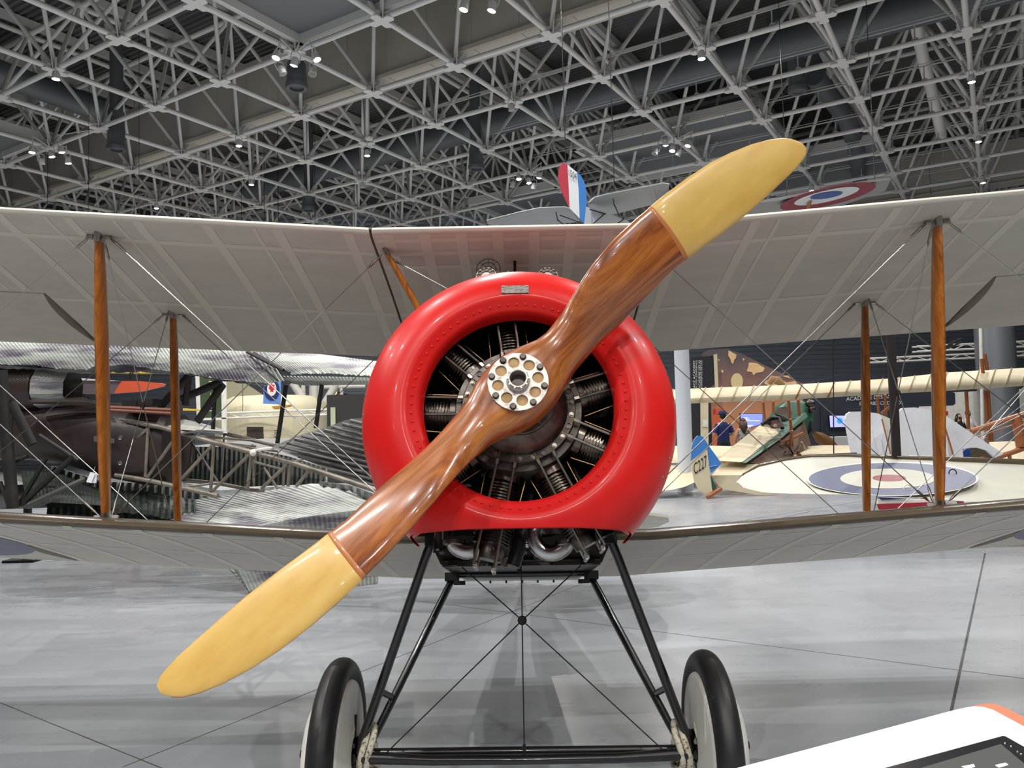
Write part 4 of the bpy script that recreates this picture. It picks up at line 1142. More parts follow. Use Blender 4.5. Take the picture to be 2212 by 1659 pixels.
def rib(u, dark=False, w_=.05):
    pts = []
    for v in [k/8 for k in range(9)]:
        a = lin(UT, u); b = lin(UB, u); pts.append(at(lerp(a[0], b[0], v)+14*(1-v)-7, lerp(a[1], b[1], v), lerp(18.6, 18.0, v)-.25*math.sin(math.pi*v)-.012))
    mb = MB(); mb.path(pts, .035 if not dark else .03, 5, flat=.5); kid(mb, 'rib_tape', M_creamt if not dark else M_varn, gb_)
for k in range(24): rib(.02+.04*k, dark=k in (8, 10))
lw1 = G(sheet([(1435, 964), (1500, 962), (1583, 964)], [(1435, 1000), (1500, 1000), (1552, 995)], 20.5, 18.6, 10, 3, 0, .08), 'lower_wing', M_cream)
G(sheet([(1730, 965), (1780, 962), (1850, 962)], [(1715, 985), (1780, 988), (1850, 990)], 20.5, 18.6, 10, 3, 0, .08), 'lower_wing', M_cream)
# tailplane halves, elevators
G(sheet([(1400, 1008), (1450, 1006), (1496, 1002)], [(1400, 1062), (1452, 1058), (1478, 1052), (1500, 1042)], 17.3, 16.2, 8, 3, 0, .05), 'tailplane', M_cream)
G(sheet([(1560, 1001), (1600, 997), (1622, 998), (1652, 1004)], [(1538, 1028), (1600, 1026), (1620, 1026), (1640, 1015)], 17.4, 16.6, 8, 3, 0, .05), 'tailplane', M_cream)
G(board([(1537, 1027), (1552, 1050), (1561, 1057), (1600, 1063), (1640, 1070), (1662, 1070), (1679, 1062), (1660, 1060), (1625, 1058), (1605, 1052), (1592, 1044), (1612, 1026)], 16.3, .05), 'elevator', M_cream)
RUD = [(1507, 941), (1499, 950), (1494, 966), (1491.5, 993), (1494, 1012), (1500, 1039), (1508, 1057), (1522, 1067), (1531, 1066), (1539, 1061), (1536, 1040), (1533, 1020), (1530, 995), (1528, 969), (1522, 948), (1516, 942)]
G(board(RUD, 16.0, .04), 'rudder', M_cream)
G(board([(1507, 941), (1499, 950), (1494, 966), (1491.5, 995), (1528, 969.5), (1522, 948), (1516, 942)], 15.985, .012), 'rudder_top', M_skyb)
G(board([(1519, 943), (1529, 960), (1543, 979), (1559, 1002), (1536, 1022), (1532, 1000), (1528, 970)], 16.03, .04), 'tail_fin', M_skyb)
G(board([(1531, 1009), (1549, 1005), (1534, 1008)], 15.98, .05), 'control_horn', M_white)
o_ = at(1500, 1026, 15.97); text_mesh('C227', o_, at(1528.5, 1006.5, 15.97)-o_, (at(1498, 1000, 15.97)-at(1500.5, 1025, 15.97)), 'rudder_lettering', M_blackm, gb_).matrix_parent_inverse = gb_.matrix_world.inverted()
G(board([(1537, 1028), (1549, 1056), (1543, 1060), (1538, 1060)], 16.1, .3), 'stern_post', M_green)
mb = MB(); mb.path([at(1556, 1056, 16.2), at(1540, 1066, 16.0), at(1528, 1074, 15.9)], [.05, .05, .04], 8); G(mb, 'tail_skid', M_varn, 60)
mb = MB(); mb.prism([at(1552, 995, 17.0), at(1583, 965, 18.0), at(1645, 917, 19.6), at(1664, 918, 19.6), at(1678, 927, 19.4), at(1683, 936, 19.2), at(1652, 962, 18.2), at(1603, 998, 16.9)], (0, .15, -.02)); G(mb, 'fuselage_decking', M_cream)
mb = MB(); mb.prism([at(1600, 999, 16.9), at(1683, 935, 19.2), at(1735, 895, 20.6), at(1740, 890, 20.6), at(1745, 900, 20.5), at(1690, 945, 19.0), at(1612, 1000, 16.9)], (0, .1, 0)); G(mb, 'fuselage_longeron_panel', M_green)
mb = MB(); mb.prism([at(1612, 999, 17.2), at(1690, 943, 19.3), at(1735, 903, 20.7), at(1752, 960, 20.2), at(1716, 985, 18.8), at(1650, 1004, 17.4)], (0, .12, 0)); G(mb, 'open_fuselage_bay', M_dkin)
mb = MB(); mb.prism([at(1648, 920, 19.7), at(1668, 905, 20.0), at(1684, 878, 20.6), at(1700, 868, 20.8), at(1728, 864, 21.2), at(1748, 872, 21.3), at(1757, 888, 21.4), at(1757, 910, 21.3), at(1726, 965, 20.6), at(1724, 905, 20.6), at(1690, 935, 19.5)], (0, .35, 0)); G(mb, 'forward_fuselage', M_green)
mb = MB(); mb.path([at(1646, 917, 19.5), at(1665, 903, 19.6), at(1682, 903, 19.6), at(1690, 925, 19.4)], .05, 8); G(mb, 'cockpit_rim', M_coal, 60)
mb = MB(); mb.prism([at(1657, 913, 19.55), at(1668, 901, 19.6), at(1683, 902, 19.6), at(1691, 915, 19.5), at(1683, 926, 19.4), at(1668, 922, 19.4)], (0, .1, 0)); G(mb, 'instrument_panel', mat('mahogany', srgb(84, 42, 34), .4))
for (x, y, r, m) in ((1685, 917, .055, M_alu), (1662, 914, .05, M_dsteel), (1675, 919, .04, M_white)):
    mb = MB(); mb.lathe([(0, 0), (r*.7, 0), (r*.7, .01), (r, .01), (r, -.01)], 18, Matrix.Translation(at(x, y, 19.35)) @ Matrix.Rotation(math.pi/2, 4, 'X')); G(mb, 'dial', m)
mb = MB(); mb.prism([at(1674, 893, 20.2), at(1684, 880, 20.3), at(1704, 878, 20.3), at(1712, 895, 20.2), at(1700, 904, 20.1)], (0, .1, 0)); G(mb, 'front_cockpit', mat('leather_brown', srgb(66, 48, 38), .6))
mb = MB()
for k in range(10): mb.sphere(at(random.uniform(1728, 1755), random.uniform(868, 892), 21.2), random.uniform(.05, .12), 8, 6)
tag(G(mb, 'engine_block', M_dsteel, 60), kind='stuff')
for k in range(7):
    mb = MB(); mb.tube(at(1741+2*k, 908+k*.5, 21.15), at(1744+1.6*k, 940-2*k, 21.0), .03, n=4); G(mb, 'cooling_louvre', M_blackm)
for a, b in (((1703, 864), (1707, 913)), ((1724, 863), (1727, 897)), ((1707, 905), (1712, 962)), ((1648, 868), (1651, 905)), ((1670, 866), (1670, 890)), ((1710, 930), (1705, 985)), ((1683, 945), (1689, 985)), ((1662, 962), (1668, 1000)), ((1640, 978), (1643, 1003)), ((1625, 985), (1700, 950)), ((1615, 996), (1735, 935)), ((1895, 855), (1900, 905)), ((1912, 852), (1914, 900))):
    G(stick(a, b, .035, 18.9, 19.2), 'wing_strut', M_varn, 60)
for k in range(26):
    x = random.uniform(1625, 1735); y = 1003-(x-1612)*.42+random.uniform(0, 28)
    G(stick((x, y), (x+random.uniform(-14, 14), y+random.uniform(4, 20)), .022, 18.6, 18.8, 5), 'frame_stick', random.choice([M_varn, M_coal, M_alu]))
mb = MB(); pts = [at(1757, 935, 21.5), at(1770, 945, 21.4), at(1790, 958, 21.3), at(1805, 968, 21.2)]; mb.path(pts, [.06, .16, .17, .1], 10, flat=.3); G(mb, 'propeller_blade', mat('prop_brown', srgb(128, 88, 44), .4, coat=.3), 60)
mb = MB(); mb.path([at(1660, 828, 18.8), at(1668, 820, 18.8), at(1680, 822, 18.8), at(1694, 832, 18.8)], [.05, .10, .10, .05], 8, flat=.5); G(mb, 'wing_tank', mat('tank_wood', srgb(170, 132, 86), .5), 60)
for a, b in (((1905, 893), (1925, 877)), ((2120, 775), (2125, 818)), ((2127, 765), (2133, 800)), ((2128, 843), (2136, 958)), ((2134, 843), (2142, 958)), ((2087, 845), (2092, 927))): G(stick(a, b, .04, 18.4), 'wing_strut', M_varn, 60)
mb = MB()
for x in (1480, 1585): p = at(x, 990, 19.6); mb.tube(p, (p.x, p.y, 0), .05, n=8)
# landing wheels of the cream biplane carry it on the floor
for (x, Y) in ((1640, 20.2), (1700, 20.8)):
    p = at(x, 990, Y); mb = MB(); mb.lathe([(.30+.05*math.cos(2*math.pi*k/12), .05*math.sin(2*math.pi*k/12)) for k in range(13)], 28, Matrix.Translation((p.x, p.y, .35)) @ Matrix.Rotation(math.pi/2, 4, 'Y')); G(mb, 'wheel_tyre', M_rubber, 180)
    mb = MB(); mb.tube((p.x, p.y, .35), at(x+5, 965, Y), .03, n=8); G(mb, 'gear_strut', M_varn, 60)

# ================================================================== biplane with the roundelled wing (right, middle distance)
M_pale = mat('pale_linen', srgb(200, 199, 186), .6, noise=((2, 2, 2), srgb(190, 189, 177), .4, .7))
M_tapep = mat('pale_tape', srgb(214, 214, 201), .55)
rw = empty('biplane', at(1990, 1040, 10.2)); rw.location.z = 0
tag(rw, 'pale biplane whose broad wing shows a blue, white and red roundel', 'airplane')
bpy.context.view_layer.update()
def Q(mb, n, m, sm=None): return kid(mb, n, m, rw, sm)
RLE = [(1594, 1040), (1606, 1026), (1640, 1007), (1700, 993), (1750, 986), (1830, 985), (2000, 992), (2300, 1005)]
RTE = [(1594, 1043), (1606, 1054), (1650, 1064), (1700, 1066), (1760, 1067), (1850, 1069), (2000, 1076), (2300, 1098)]
wr_ = Q(sheet(RLE, RTE, 11.3, 9.3, 50, 8, 0, .06), 'wing', M_pale, 40)
mb = MB(); mb.path([at(x, y-1, 11.28) for x, y in RLE], [.012, .02, .022, .022, .024, .03, .045, .06], 8); Q(mb, 'leading_edge_strip', M_brown, 60)
# plane of the wing, for the painted roundel
pa, pb, pc_ = at(1750, 986, 11.3), at(1760, 1067, 9.3), at(2000, 992, 11.3)
wn = (pb-pa).cross(pc_-pa).normalized()
if wn.z < 0: wn = -wn
def ell(cx, cy_, rx, ry, n=56, off=.012): return [atp(cx+rx*math.cos(2*math.pi*k/n), cy_+ry*math.sin(2*math.pi*k/n), pa+wn*off, wn) for k in range(n)]
for nm, e, m, off in (('roundel_outline', (1928, 1034.5, 185, 36.5), M_white, .016), ('roundel_blue_ring', (1928, 1034.5, 181, 34.5), M_blue, .020), ('roundel_white_ring', (1918, 1034, 103, 21.5), M_pale, .024), ('roundel_red_disc', (1921, 1032.5, 36, 7), M_rred, .028)):
    mb = MB(); mb.prism(ell(*e, off=off), wn*.002); Q(mb, nm, m)
for (x, y, m) in ((2058, 1022, M_blackm), (1961, 1056, M_white)):
    mb = MB(); c = atp(x, y, pa+wn*.03, wn); mb.path([c+Vector((.05*math.cos(2*math.pi*k/16), 0, .05*math.sin(2*math.pi*k/16))) for k in range(16)], .008, 6, True); Q(mb, 'lifting_ring', m)
Q(board([(1897, 1074), (1962, 1078), (1905, 1080)], 9.1, .03), 'tail_band', mat('navy_blue', srgb(30, 38, 92), .5))
Q(board([(1896, 1080), (1965, 1079), (2015, 1078), (2015, 1090), (1896, 1090)], 9.12, .03), 'tail_band', M_white)
Q(board([(1896, 1089), (2015, 1085), (2015, 1098), (1915, 1104), (1900, 1101)], 9.1, .03), 'tail_band', mat('crimson', srgb(150, 32, 48), .5))
Q(board([(2069, 1083), (2082, 1083), (2083, 1088), (2071, 1088)], 9.1, .03), 'tail_band', MATS['crimson']); Q(board([(2082, 1083), (2102, 1083), (2098, 1088), (2083, 1088)], 9.1, .03), 'tail_band', M_white)
for x in (1869, 2027): mb = MB(); p = at(x, 1050, 10.2); mb.tube(p, (p.x, p.y, 0), .03, n=8); mb.box((p.x, p.y, .01), (.3, .3, .02)); Q(mb, 'support_leg', M_blackm)
mb = MB(); mb.box(at(1930, 851, 11.2), (pr(17, 11.2), .05, pr(268, 11.2))); Q(mb, 'wing_strut', mat('dark_strut', srgb(34, 30, 28), .45))
mb = MB(); mb.path([at(2045, 752, 12), at(2056, 743, 12), at(2060, 738, 12)], [.07, .05, .02], 8)
Q(board([(2040, 750), (2056, 739), (2078, 729), (2079, 732), (2058, 742), (2060, 745), (2078, 737), (2080, 740), (2062, 748), (2044, 755)], 10.5, .03), 'pitot_head', M_blackm)

# ================================================================== white tail of a further biplane
M_wlin = mat('white_linen', srgb(230, 232, 236), .6, noise=((3, 3, 3), srgb(218, 220, 226), .4, .7), bump=((18, 18, 18), .3, .02))
wt = empty('biplane', at(2000, 985, 13)); wt.location.z = 0
tag(wt, 'white biplane with twin rounded rudders and bare wooden tail booms', 'airplane')
bpy.context.view_layer.update()
def Wt(mb, n, m, sm=None): return kid(mb, n, m, wt, sm)
Wt(board([(1826, 905), (1829, 895), (1837, 889.5), (1860, 889), (1892, 892), (1903, 897), (1925, 988), (1842, 988)], 13.0, .06), 'rudder', M_wlin)
Wt(board([(1896, 893), (1906, 897), (1932, 908), (1936, 988), (1927, 988)], 13.1, .06), 'tail_fin', M_pale)
Wt(board([(1938, 990), (1938, 892), (1950, 881.5), (1975, 880), (2012, 885), (2042, 893), (2044, 990)], 12.6, .06), 'rudder', M_wlin)
Wt(board([(2040, 897), (2046, 900), (2112, 944), (2168, 980), (2150, 989), (2132, 973), (2112, 967), (2094, 967), (2079, 970), (2082, 994), (2050, 994)], 12.8, .06), 'tail_fin', M_wlin)
Wt(board([(2079, 971), (2096, 968), (2098, 996), (2083, 996)], 13.1, .1), 'blue_panel', mat('cobalt_blue', srgb(32, 74, 150), .5)); Wt(board([(2096, 968), (2114, 967), (2134, 975), (2150, 990), (2150, 998), (2098, 998)], 13.2, .1), 'brown_panel', M_brown)
for a, b, r in (((1905, 905), (1925, 985), .012), ((2042, 925), (2062, 992), .014)): Wt(stick(a, b, r, 12.75), 'hinge_post', M_varn)
for a, b, r in (((2098, 932), (2240, 886), .05), ((2110, 945), (2240, 900), .012), ((2152, 988), (2240, 958), .05), ((2195, 898), (2206, 965), .08), ((2180, 982), (2183, 1000), .03)): Wt(stick(a, b, r, 13.2), 'tail_boom', M_varn, 60)
for a, b in (((2044, 975), (2240, 880)), ((2040, 986), (2130, 945)), ((2060, 990), (2240, 850)), ((2125, 945), (2215, 840)), ((2150, 952), (2240, 900)), ((1990, 893), (2070, 985)), ((1940, 950), (2040, 945))): Wt(stick(a, b, .006, 12.9), 'bracing_wire', M_wire)
Wt(sheet([(2140, 955), (2190, 953), (2240, 965)], [(2150, 998), (2190, 1000), (2240, 998)], 15.0, 13.6, 8, 3, 0, .05), 'lower_wing', M_cream)
mb = MB(); mb.tube(at(1800, 742, 13), at(1801, 984, 13), .010, n=6); mb.tube(at(1799.6, 732, 13), at(1800, 742, 13), .03, .015, n=8); Wt(mb, 'mast_rod', M_dwire)
Wt(stick((1801, 982), (1850, 980), .02, 13), 'mast_foot', M_dwire)
for x in (1870, 1990, 2120): p = at(x, 985, 13.2); mb = MB(); mb.tube(p, (p.x, p.y, 0), .04, n=8); Wt(mb, 'support_leg', M_varn)

# ================================================================== biplane hung under the roof, tail number 1504
hg = empty('hanging_biplane', at(1250, 470, 10.2))
tag(hg, 'grey biplane hung under the roof with red, white and blue rudder numbered 1504', 'airplane')
bpy.context.view_layer.update()
def Hn(mb, n, m, sm=None): return kid(mb, n, m, hg, sm)
M_hgrey = mat('silver_grey_dope', srgb(156, 158, 160), .5)
M_hw = mat('hanging_white', srgb(228, 232, 236), .5)
M_rudr = mat('rudder_red', srgb(186, 58, 74), .5)
c4 = lambda x, y: (1020+x/4.809, 340+y/4.809)
Hn(board([c4(*q) for q in ((940, 55), (905, 105), (890, 190), (920, 330), (965, 430), (1012, 525), (1002, 300), (990, 75))], 10.0, .03), 'rudder_band', M_rudr)
Hn(board([c4(*q) for q in ((990, 75), (1002, 300), (1012, 525), (1116, 632), (1105, 330), (1090, 155))], 10.0, .03), 'rudder_band', M_hw)
Hn(board([c4(*q) for q in ((1090, 155), (1105, 330), (1116, 632), (1166, 690), (1180, 540), (1192, 470), (1186, 350), (1165, 255), (1130, 190))], 10.0, .03), 'rudder_band', M_skyb)
o_ = at(*c4(1004, 188), 9.98); text_mesh('1504', o_, at(*c4(1086, 236), 9.98)-o_, at(*c4(1002, 115), 9.98)-at(*c4(1004, 188), 9.98), 'tail_number', M_blackm, hg).matrix_parent_inverse = hg.matrix_world.inverted()
Hn(sheet([c4(148, 660), c4(480, 575), c4(700, 527), c4(960, 517), c4(1012, 535)], [c4(165, 690), c4(480, 700), c4(760, 705), c4(900, 690), c4(1120, 660)], 10.0, 11.0, 20, 3, 0, .03), 'tailplane', M_hgrey)
Hn(sheet([c4(1208, 480), c4(1225, 450), c4(1270, 418), c4(1400, 385), c4(1980, 270), c4(2050, 285)], [c4(1212, 500), c4(1260, 555), c4(1370, 595), c4(1500, 580), c4(1900, 480), c4(2040, 330)], 10.0, 11.0, 20, 3, 0, .03), 'tailplane', M_hgrey)
for pts in (((148, 660), (480, 575), (700, 527), (960, 517), (1010, 533)), ((1215, 470), (1270, 418), (1400, 385), (1980, 270), (2046, 280))):
    mb = MB(); mb.path([at(*c4(*q), 9.99) for q in pts], .012, 6); Hn(mb, 'trailing_edge', M_hgrey, 60)
Hn(board([c4(*q) for q in ((1168, 510), (1180, 705), (1330, 780), (1760, 780), (1690, 692), (1420, 585), (1250, 530))], 10.3, .3), 'fuselage', M_hw)
for a, b in (((1220, 540), (1390, 590)), ((1240, 705), (1370, 590)), ((1490, 700), (1570, 645)), ((870, 570), (890, 660)), ((890, 650), (950, 700)), ((910, 600), (1160, 690)), ((1465, 430), (1475, 500)), ((1475, 490), (1530, 610))): Hn(stick(c4(*a), c4(*b), .007, 10.2, 10.3, 6), 'tail_wire', M_dwire)
c5 = lambda x, y: (1560+x/5.027, 360+y/5.027)
Hn(sheet([c5(230, 440), c5(560, 372), c5(1200, 232), c5(1845, 120)], [c5(230, 520), c5(560, 500), c5(1300, 420), c5(1770, 262)], 13.0, 14.6, 20, 3, 0, .03), 'upper_wing', M_hgrey)
Hn(board([c5(*q) for q in ((548, 380), (590, 338), (1500, 158), (1845, 118), (1820, 138), (1200, 236))], 12.95, .05), 'wing_leading_edge', M_hgrey)
Hn(board([c5(*q) for q in ((330, 402), (360, 380), (550, 340), (590, 338), (560, 372))], 12.96, .05), 'wing_leading_edge', M_hgrey)
qa, qb, qc = at(*c5(560, 372), 13.0), at(*c5(1845, 120), 13.0), at(*c5(1300, 420), 14.6)
qn = (qb-qa).cross(qc-qa).normalized()
if qn.z > 0: qn = -qn
def ell2(cx, cy_, rx, ry, rot, off, n=48):
    o = []
    for k in range(n):
        a, b = rx*math.cos(2*math.pi*k/n), ry*math.sin(2*math.pi*k/n)
        o.append(atp(*c5(cx+a*math.cos(rot)-b*math.sin(rot), cy_+a*math.sin(rot)+b*math.cos(rot)), qa+qn*off, qn))
    return o
for nm, e, m in (('roundel_red_ring', (1150, 322, 535, 98, R(-13), .05), mat('wine_red', srgb(140, 44, 62), .5)), ('roundel_white_ring', (1135, 318, 362, 62, R(-13), .06), M_hw), ('roundel_blue_disc', (1130, 312, 178, 32, R(-9), .07), mat('mid_blue', srgb(60, 92, 160), .5))):
    mb = MB(); mb.prism(ell2(*e), qn*.003); Hn(mb, nm, m)
Hn(stick(c5(958, 330), c5(930, 480), .035, 13.2, 13.5, 8), 'interplane_strut', M_varn, 60)
for (x, y, Y) in ((1222, 352, 10), (1327, 412, 10.3), (1700, 430, 13.3), (1890, 395, 13.3)):
    p = at(x, y, Y); mb = MB(); mb.tube(p, (p.x, p.y, zr+.03), .006, n=5); Hn(mb, 'suspension_cable', M_dwire)

# ================================================================== column, boards, signs on the right
M_colw = mat('column_white', srgb(206, 212, 220), .4)
def column(x0, x1, Y, m, label, z1=13.0, name='column'):
    p = at((x0+x1)/2, 900, Y); r = pr((x1-x0)/2, Y); mb = MB()
    mb.lathe([(0, 0), (r*1.25, 0), (r*1.25, .06), (r, .08), (r, z1), (0, z1)], 28, Matrix.Translation((p.x, p.y, 0)))
    return tag(mb.build(name, m, None, 50), label, 'column')
column(1461, 1493, 17.0, M_colw, 'slim white round column beside the C227 biplane wing', at(1477, 690, 17).z)
column(2119, 2197, 27.0, mat('column_steel', srgb(150, 154, 160), .3, .5), 'thick grey round column behind the white biplane', at(2150, 700, 27).z)
def mural_mat():
    m = mat('sunset_mural', srgb(96, 84, 84), .6)
    nt = m.node_tree; b = nt.nodes['Principled BSDF']; L = nt.links.new
    tc = nt.nodes.new('ShaderNodeTexCoord'); sx = nt.nodes.new('ShaderNodeSeparateXYZ'); L(tc.outputs['Generated'], sx.inputs[0])
    r = nt.nodes.new('ShaderNodeValToRGB'); e = r.color_ramp.elements
    e[0].position = 0; e[0].color = (*srgb(196, 136, 98), 1); e[1].position = .95; e[1].color = (*srgb(98, 88, 92), 1)
    k = e.new(.45); k.color = (*srgb(206, 142, 100), 1); k = e.new(.68); k.color = (*srgb(150, 112, 100), 1)
    n = nt.nodes.new('ShaderNodeTexNoise'); n.inputs['Scale'].default_value = 4; n.inputs['Detail'].default_value = 6
    L(tc.outputs['Generated'], n.inputs['Vector'])
    ad = nt.nodes.new('ShaderNodeMath'); ad.operation = 'MULTIPLY_ADD'; ad.inputs[1].default_value = .3; L(n.outputs['Fac'], ad.inputs[0]); 
    sb = nt.nodes.new('ShaderNodeMath'); sb.operation = 'SUBTRACT'; sb.inputs[1].default_value = .15; L(sx.outputs['Z'], sb.inputs[0]); L(sb.outputs[0], ad.inputs[2])
    L(ad.outputs[0], r.inputs[0])
    L(r.outputs[0], b.inputs['Base Color'])
    return m
YM = 27.0
mur = board([(1518, 764), (1530, 756), (1568, 753), (1600, 763), (1640, 783), (1700, 812), (1760, 842), (1775, 1001.9), (1518, 1008.1)], YM, .15).build('mural_board', mural_mat())
tag(mur, 'sunset coloured mural board showing a torn world map', 'mural')
M_map = mat('map_cream', srgb(236, 196, 140), .6, noise=((2, 2, 2), srgb(250, 214, 160), .4, .6))
def blob(pts, nm='map_landmass'):
    o = board(pts, YM-.02, .012).build(nm, M_map); o.parent = mur
blob([(1574, 757), (1591, 766), (1590, 773), (1586, 777), (1584, 786), (1580, 784), (1578, 776), (1573, 768)])
blob([(1618, 783), (1634, 784), (1652, 795), (1648, 803), (1633, 806), (1628, 811), (1624, 804), (1613, 802), (1616, 793)])
blob([(1655, 822), (1675, 817), (1700, 826), (1718, 823), (1722, 830), (1700, 832), (1660, 833), (1650, 828)])
blob([(1690, 812), (1702, 811), (1710, 818), (1698, 815)]); blob([(1558, 799), (1563, 800), (1562, 806), (1559, 804)]); blob([(1551, 775), (1555, 777), (1552, 780)]); blob([(1604, 774), (1609, 775), (1606, 780)])
sun = MB(); sun.prism([at(1592+13*math.cos(2*math.pi*k/20), 824+18*math.sin(2*math.pi*k/20), YM-.02) for k in range(20)], (0, .012, 0)); o = sun.build('painted_sun', mat('sun_pale', srgb(232, 212, 160), .6)); o.parent = mur
ban = board([(1494, 773), (1541, 768), (1544, 830), (1535, 836), (1540, 1009.5), (1496, 1010.6)], 26.5, .06).build('banner', mat('banner_black', srgb(34, 34, 40), .7))
tag(ban, 'black vertical banner with white French and English lettering', 'banner')
def vtext(s, x, y0, y1, hpx, Y, m, parent):
    o = at(x, y0, Y); t = text_mesh(s, o, at(x, y1, Y)-o, at(x-hpx, y0, Y)-o, 'lettering', m, parent); t.matrix_parent_inverse = parent.matrix_world.inverted(); return t
M_let = mat('white_lettering', srgb(226, 226, 222), .6)
vtext('ACE ACADEMY', 1502, 838, 778, 5, 26.4, M_let, ban); vtext('FLIGHT EXPERIENCE', 1506, 838, 778, 2.6, 26.4, M_let, ban)
vtext('ACADÉMIE DES AS', 1513.5, 838, 778, 5, 26.4, M_let, ban); vtext('EXPÉRIENCE DE VOL', 1517, 838, 778, 2.6, 26.4, M_let, ban)
bp = board([(1542, 766), (1549, 764), (1552, 838), (1545, 838)], 26.45, .05).build('banner_post', M_cream); tag(bp, 'cream upright post beside the black vertical banner', 'post')
pp = board([(1516, 862), (1530, 862), (1531, 1015.8), (1517, 1016.2)], 25.0, .2).build('display_post', M_cream); tag(pp, 'cream square post with a small white notice', 'post')
nt_ = board([(1518, 907), (1529, 907), (1529, 922), (1518, 922)], 24.97, .02).build('notice', M_white); nt_.parent = pp
orb = board([(1540, 883), (1563, 881), (1564, 1010.9), (1541, 1011.4)], 26.0, .05).build('poster', mat('poster_orange', srgb(206, 96, 52), .6)); tag(orb, 'orange poster with red safety sign behind the visitor in blue', 'poster')
fs_ = board([(1541, 884), (1546, 884), (1546, 892), (1541, 892)], 25.96, .02).build('safety_sign', mat('sign_red', srgb(190, 40, 40), .6)); fs_.parent = orb
dw = board([(1740, 845), (1800, 852), (2052, 845), (2063, 849), (2064, 872), (2058, 876), (1985, 878), (1985, 1009.3), (1740, 1015.3)], 24.0, .2).build('display_wall', mat('wall_navy', srgb(44, 48, 60), .6))
tag(dw, 'dark navy exhibit wall with white lettering and rounded end', 'wall panel')
arch = MB(); arch.prism([at(x, y, 24.1) for x, y in [(1745, 829), (1780, 818), (1820, 809), (1860, 806), (1890, 807), (1920, 813), (1935, 818), (1960, 850), (1745, 850)]], (0, .2, 0)); o = arch.build('arched_top', MATS['wall_navy']); o.parent = dw
o_ = at(1828, 866, 23.97); text_mesh('ACADÉMIE DES AS', o_, at(1923, 860, 23.97)-o_, at(1828, 857.5, 23.97)-o_, 'lettering', M_let, dw)
o_ = at(1857, 875.5, 23.97); text_mesh('EXPÉRIENCE DE VOL', o_, at(1951, 873, 23.97)-o_, at(1857, 868, 23.97)-o_, 'lettering', M_let, dw)
sh = board([(1773, 876), (1776, 876), (1778, 935), (1775, 935)], 23.95, .04).build('wall_slot', MATS['wall_navy']); sh.parent = dw
def screen(pts, Y, label, marks, blue):
    fr = MB(); cx = sum(p[0] for p in pts)/4; cy_ = sum(p[1] for p in pts)/4
    fr.prism([at(cx+(x-cx)*1.06, cy_+(y-cy_)*1.08, Y) for x, y in pts], (0, .08, 0)); s_ = fr.build('wall_screen', M_blackm); tag(s_, label, 'screen')
    o = board(pts, Y-.012, .01).build('lit_display', mat('screen_'+label[:6], blue, .4, emit=(blue, .9))); o.parent = s_
    for m_ in marks: q = board(m_[0], Y-.02, .005).build('screen_mark', m_[1]); q.parent = s_
M_scw = mat('screen_white', (1, 1, 1), .4, emit=((.8, .85, 1), 1.0)); M_scb = mat('screen_blue', (.02, .2, .9), .4, emit=((.02, .25, 1), 1.0))
bar = lambda x0, x1, y, h=1.2: [(x0, y), (x1, y), (x1, y+h), (x0, y+h)]
screen([(1600, 894), (1647, 894), (1647, 915), (1601, 930)], 25.8, 'lilac lit wall screen with white lines of text beside the mural', [(bar(1607, 1615, 902), M_scw), (bar(1607, 1619, 905), M_scw), (bar(1607, 1641, 908.5), M_scw), (bar(1608, 1626, 918.5), M_scw), (bar(1608, 1622, 921), M_scw)], srgb(120, 132, 220))
screen([(1792, 898), (1832, 898), (1832, 922), (1794, 923)], 23.9, 'lilac lit wall screen with a blue disc behind the white rudders', [([(1814+6*math.cos(k*.4), 909+6.5*math.sin(k*.4)) for k in range(16)], M_scb)], srgb(160, 165, 240))
ben = MB(); ben.box(at(1832, 956, 22.5), (1.2, .5, .35)); ben_o = ben.build('bench', M_grey); p = at(1832, 956, 22.5)
for sx in (-.5, .5):
    mb = MB(); mb.box((p.x+sx, p.y, (p.z-.17)/2), (.08, .4, p.z-.17)); q = mb.build('leg', M_grey, ben_o)
tag(ben_o, 'pale grey bench block before the dark exhibit wall', 'bench')
for k, (pts, m, lb) in enumerate((([(1985, 850), (2115, 845), (2118, 990), (1985, 990)], M_white, 'white partition panel behind the two masked visitors'), ([(2198, 840), (2300, 835), (2300, 985), (2198, 985)], M_white, 'white partition panel beyond the thick grey column'))):
    q = board(pts, 29.0, .12).build('partition', m); tag(q, lb, 'partition')
ex = board([(2041, 888), (2048, 888), (2048, 896), (2041, 896)], 28.97, .035).build('exit_sign', MATS['sign_red']); tag(ex, 'small red sign on the white partition', 'sign')
rl_ = MB(); rl_.tube(at(2118, 700, 24.5), at(2123, 960, 24.5), .05, n=10); p = at(2123, 960, 24.5); rl_.tube(p, (p.x, p.y, 0), .05, n=10); q = rl_.build('white_pole', M_white); tag(q, 'slim white vertical pole beside the thick grey column', 'pole')
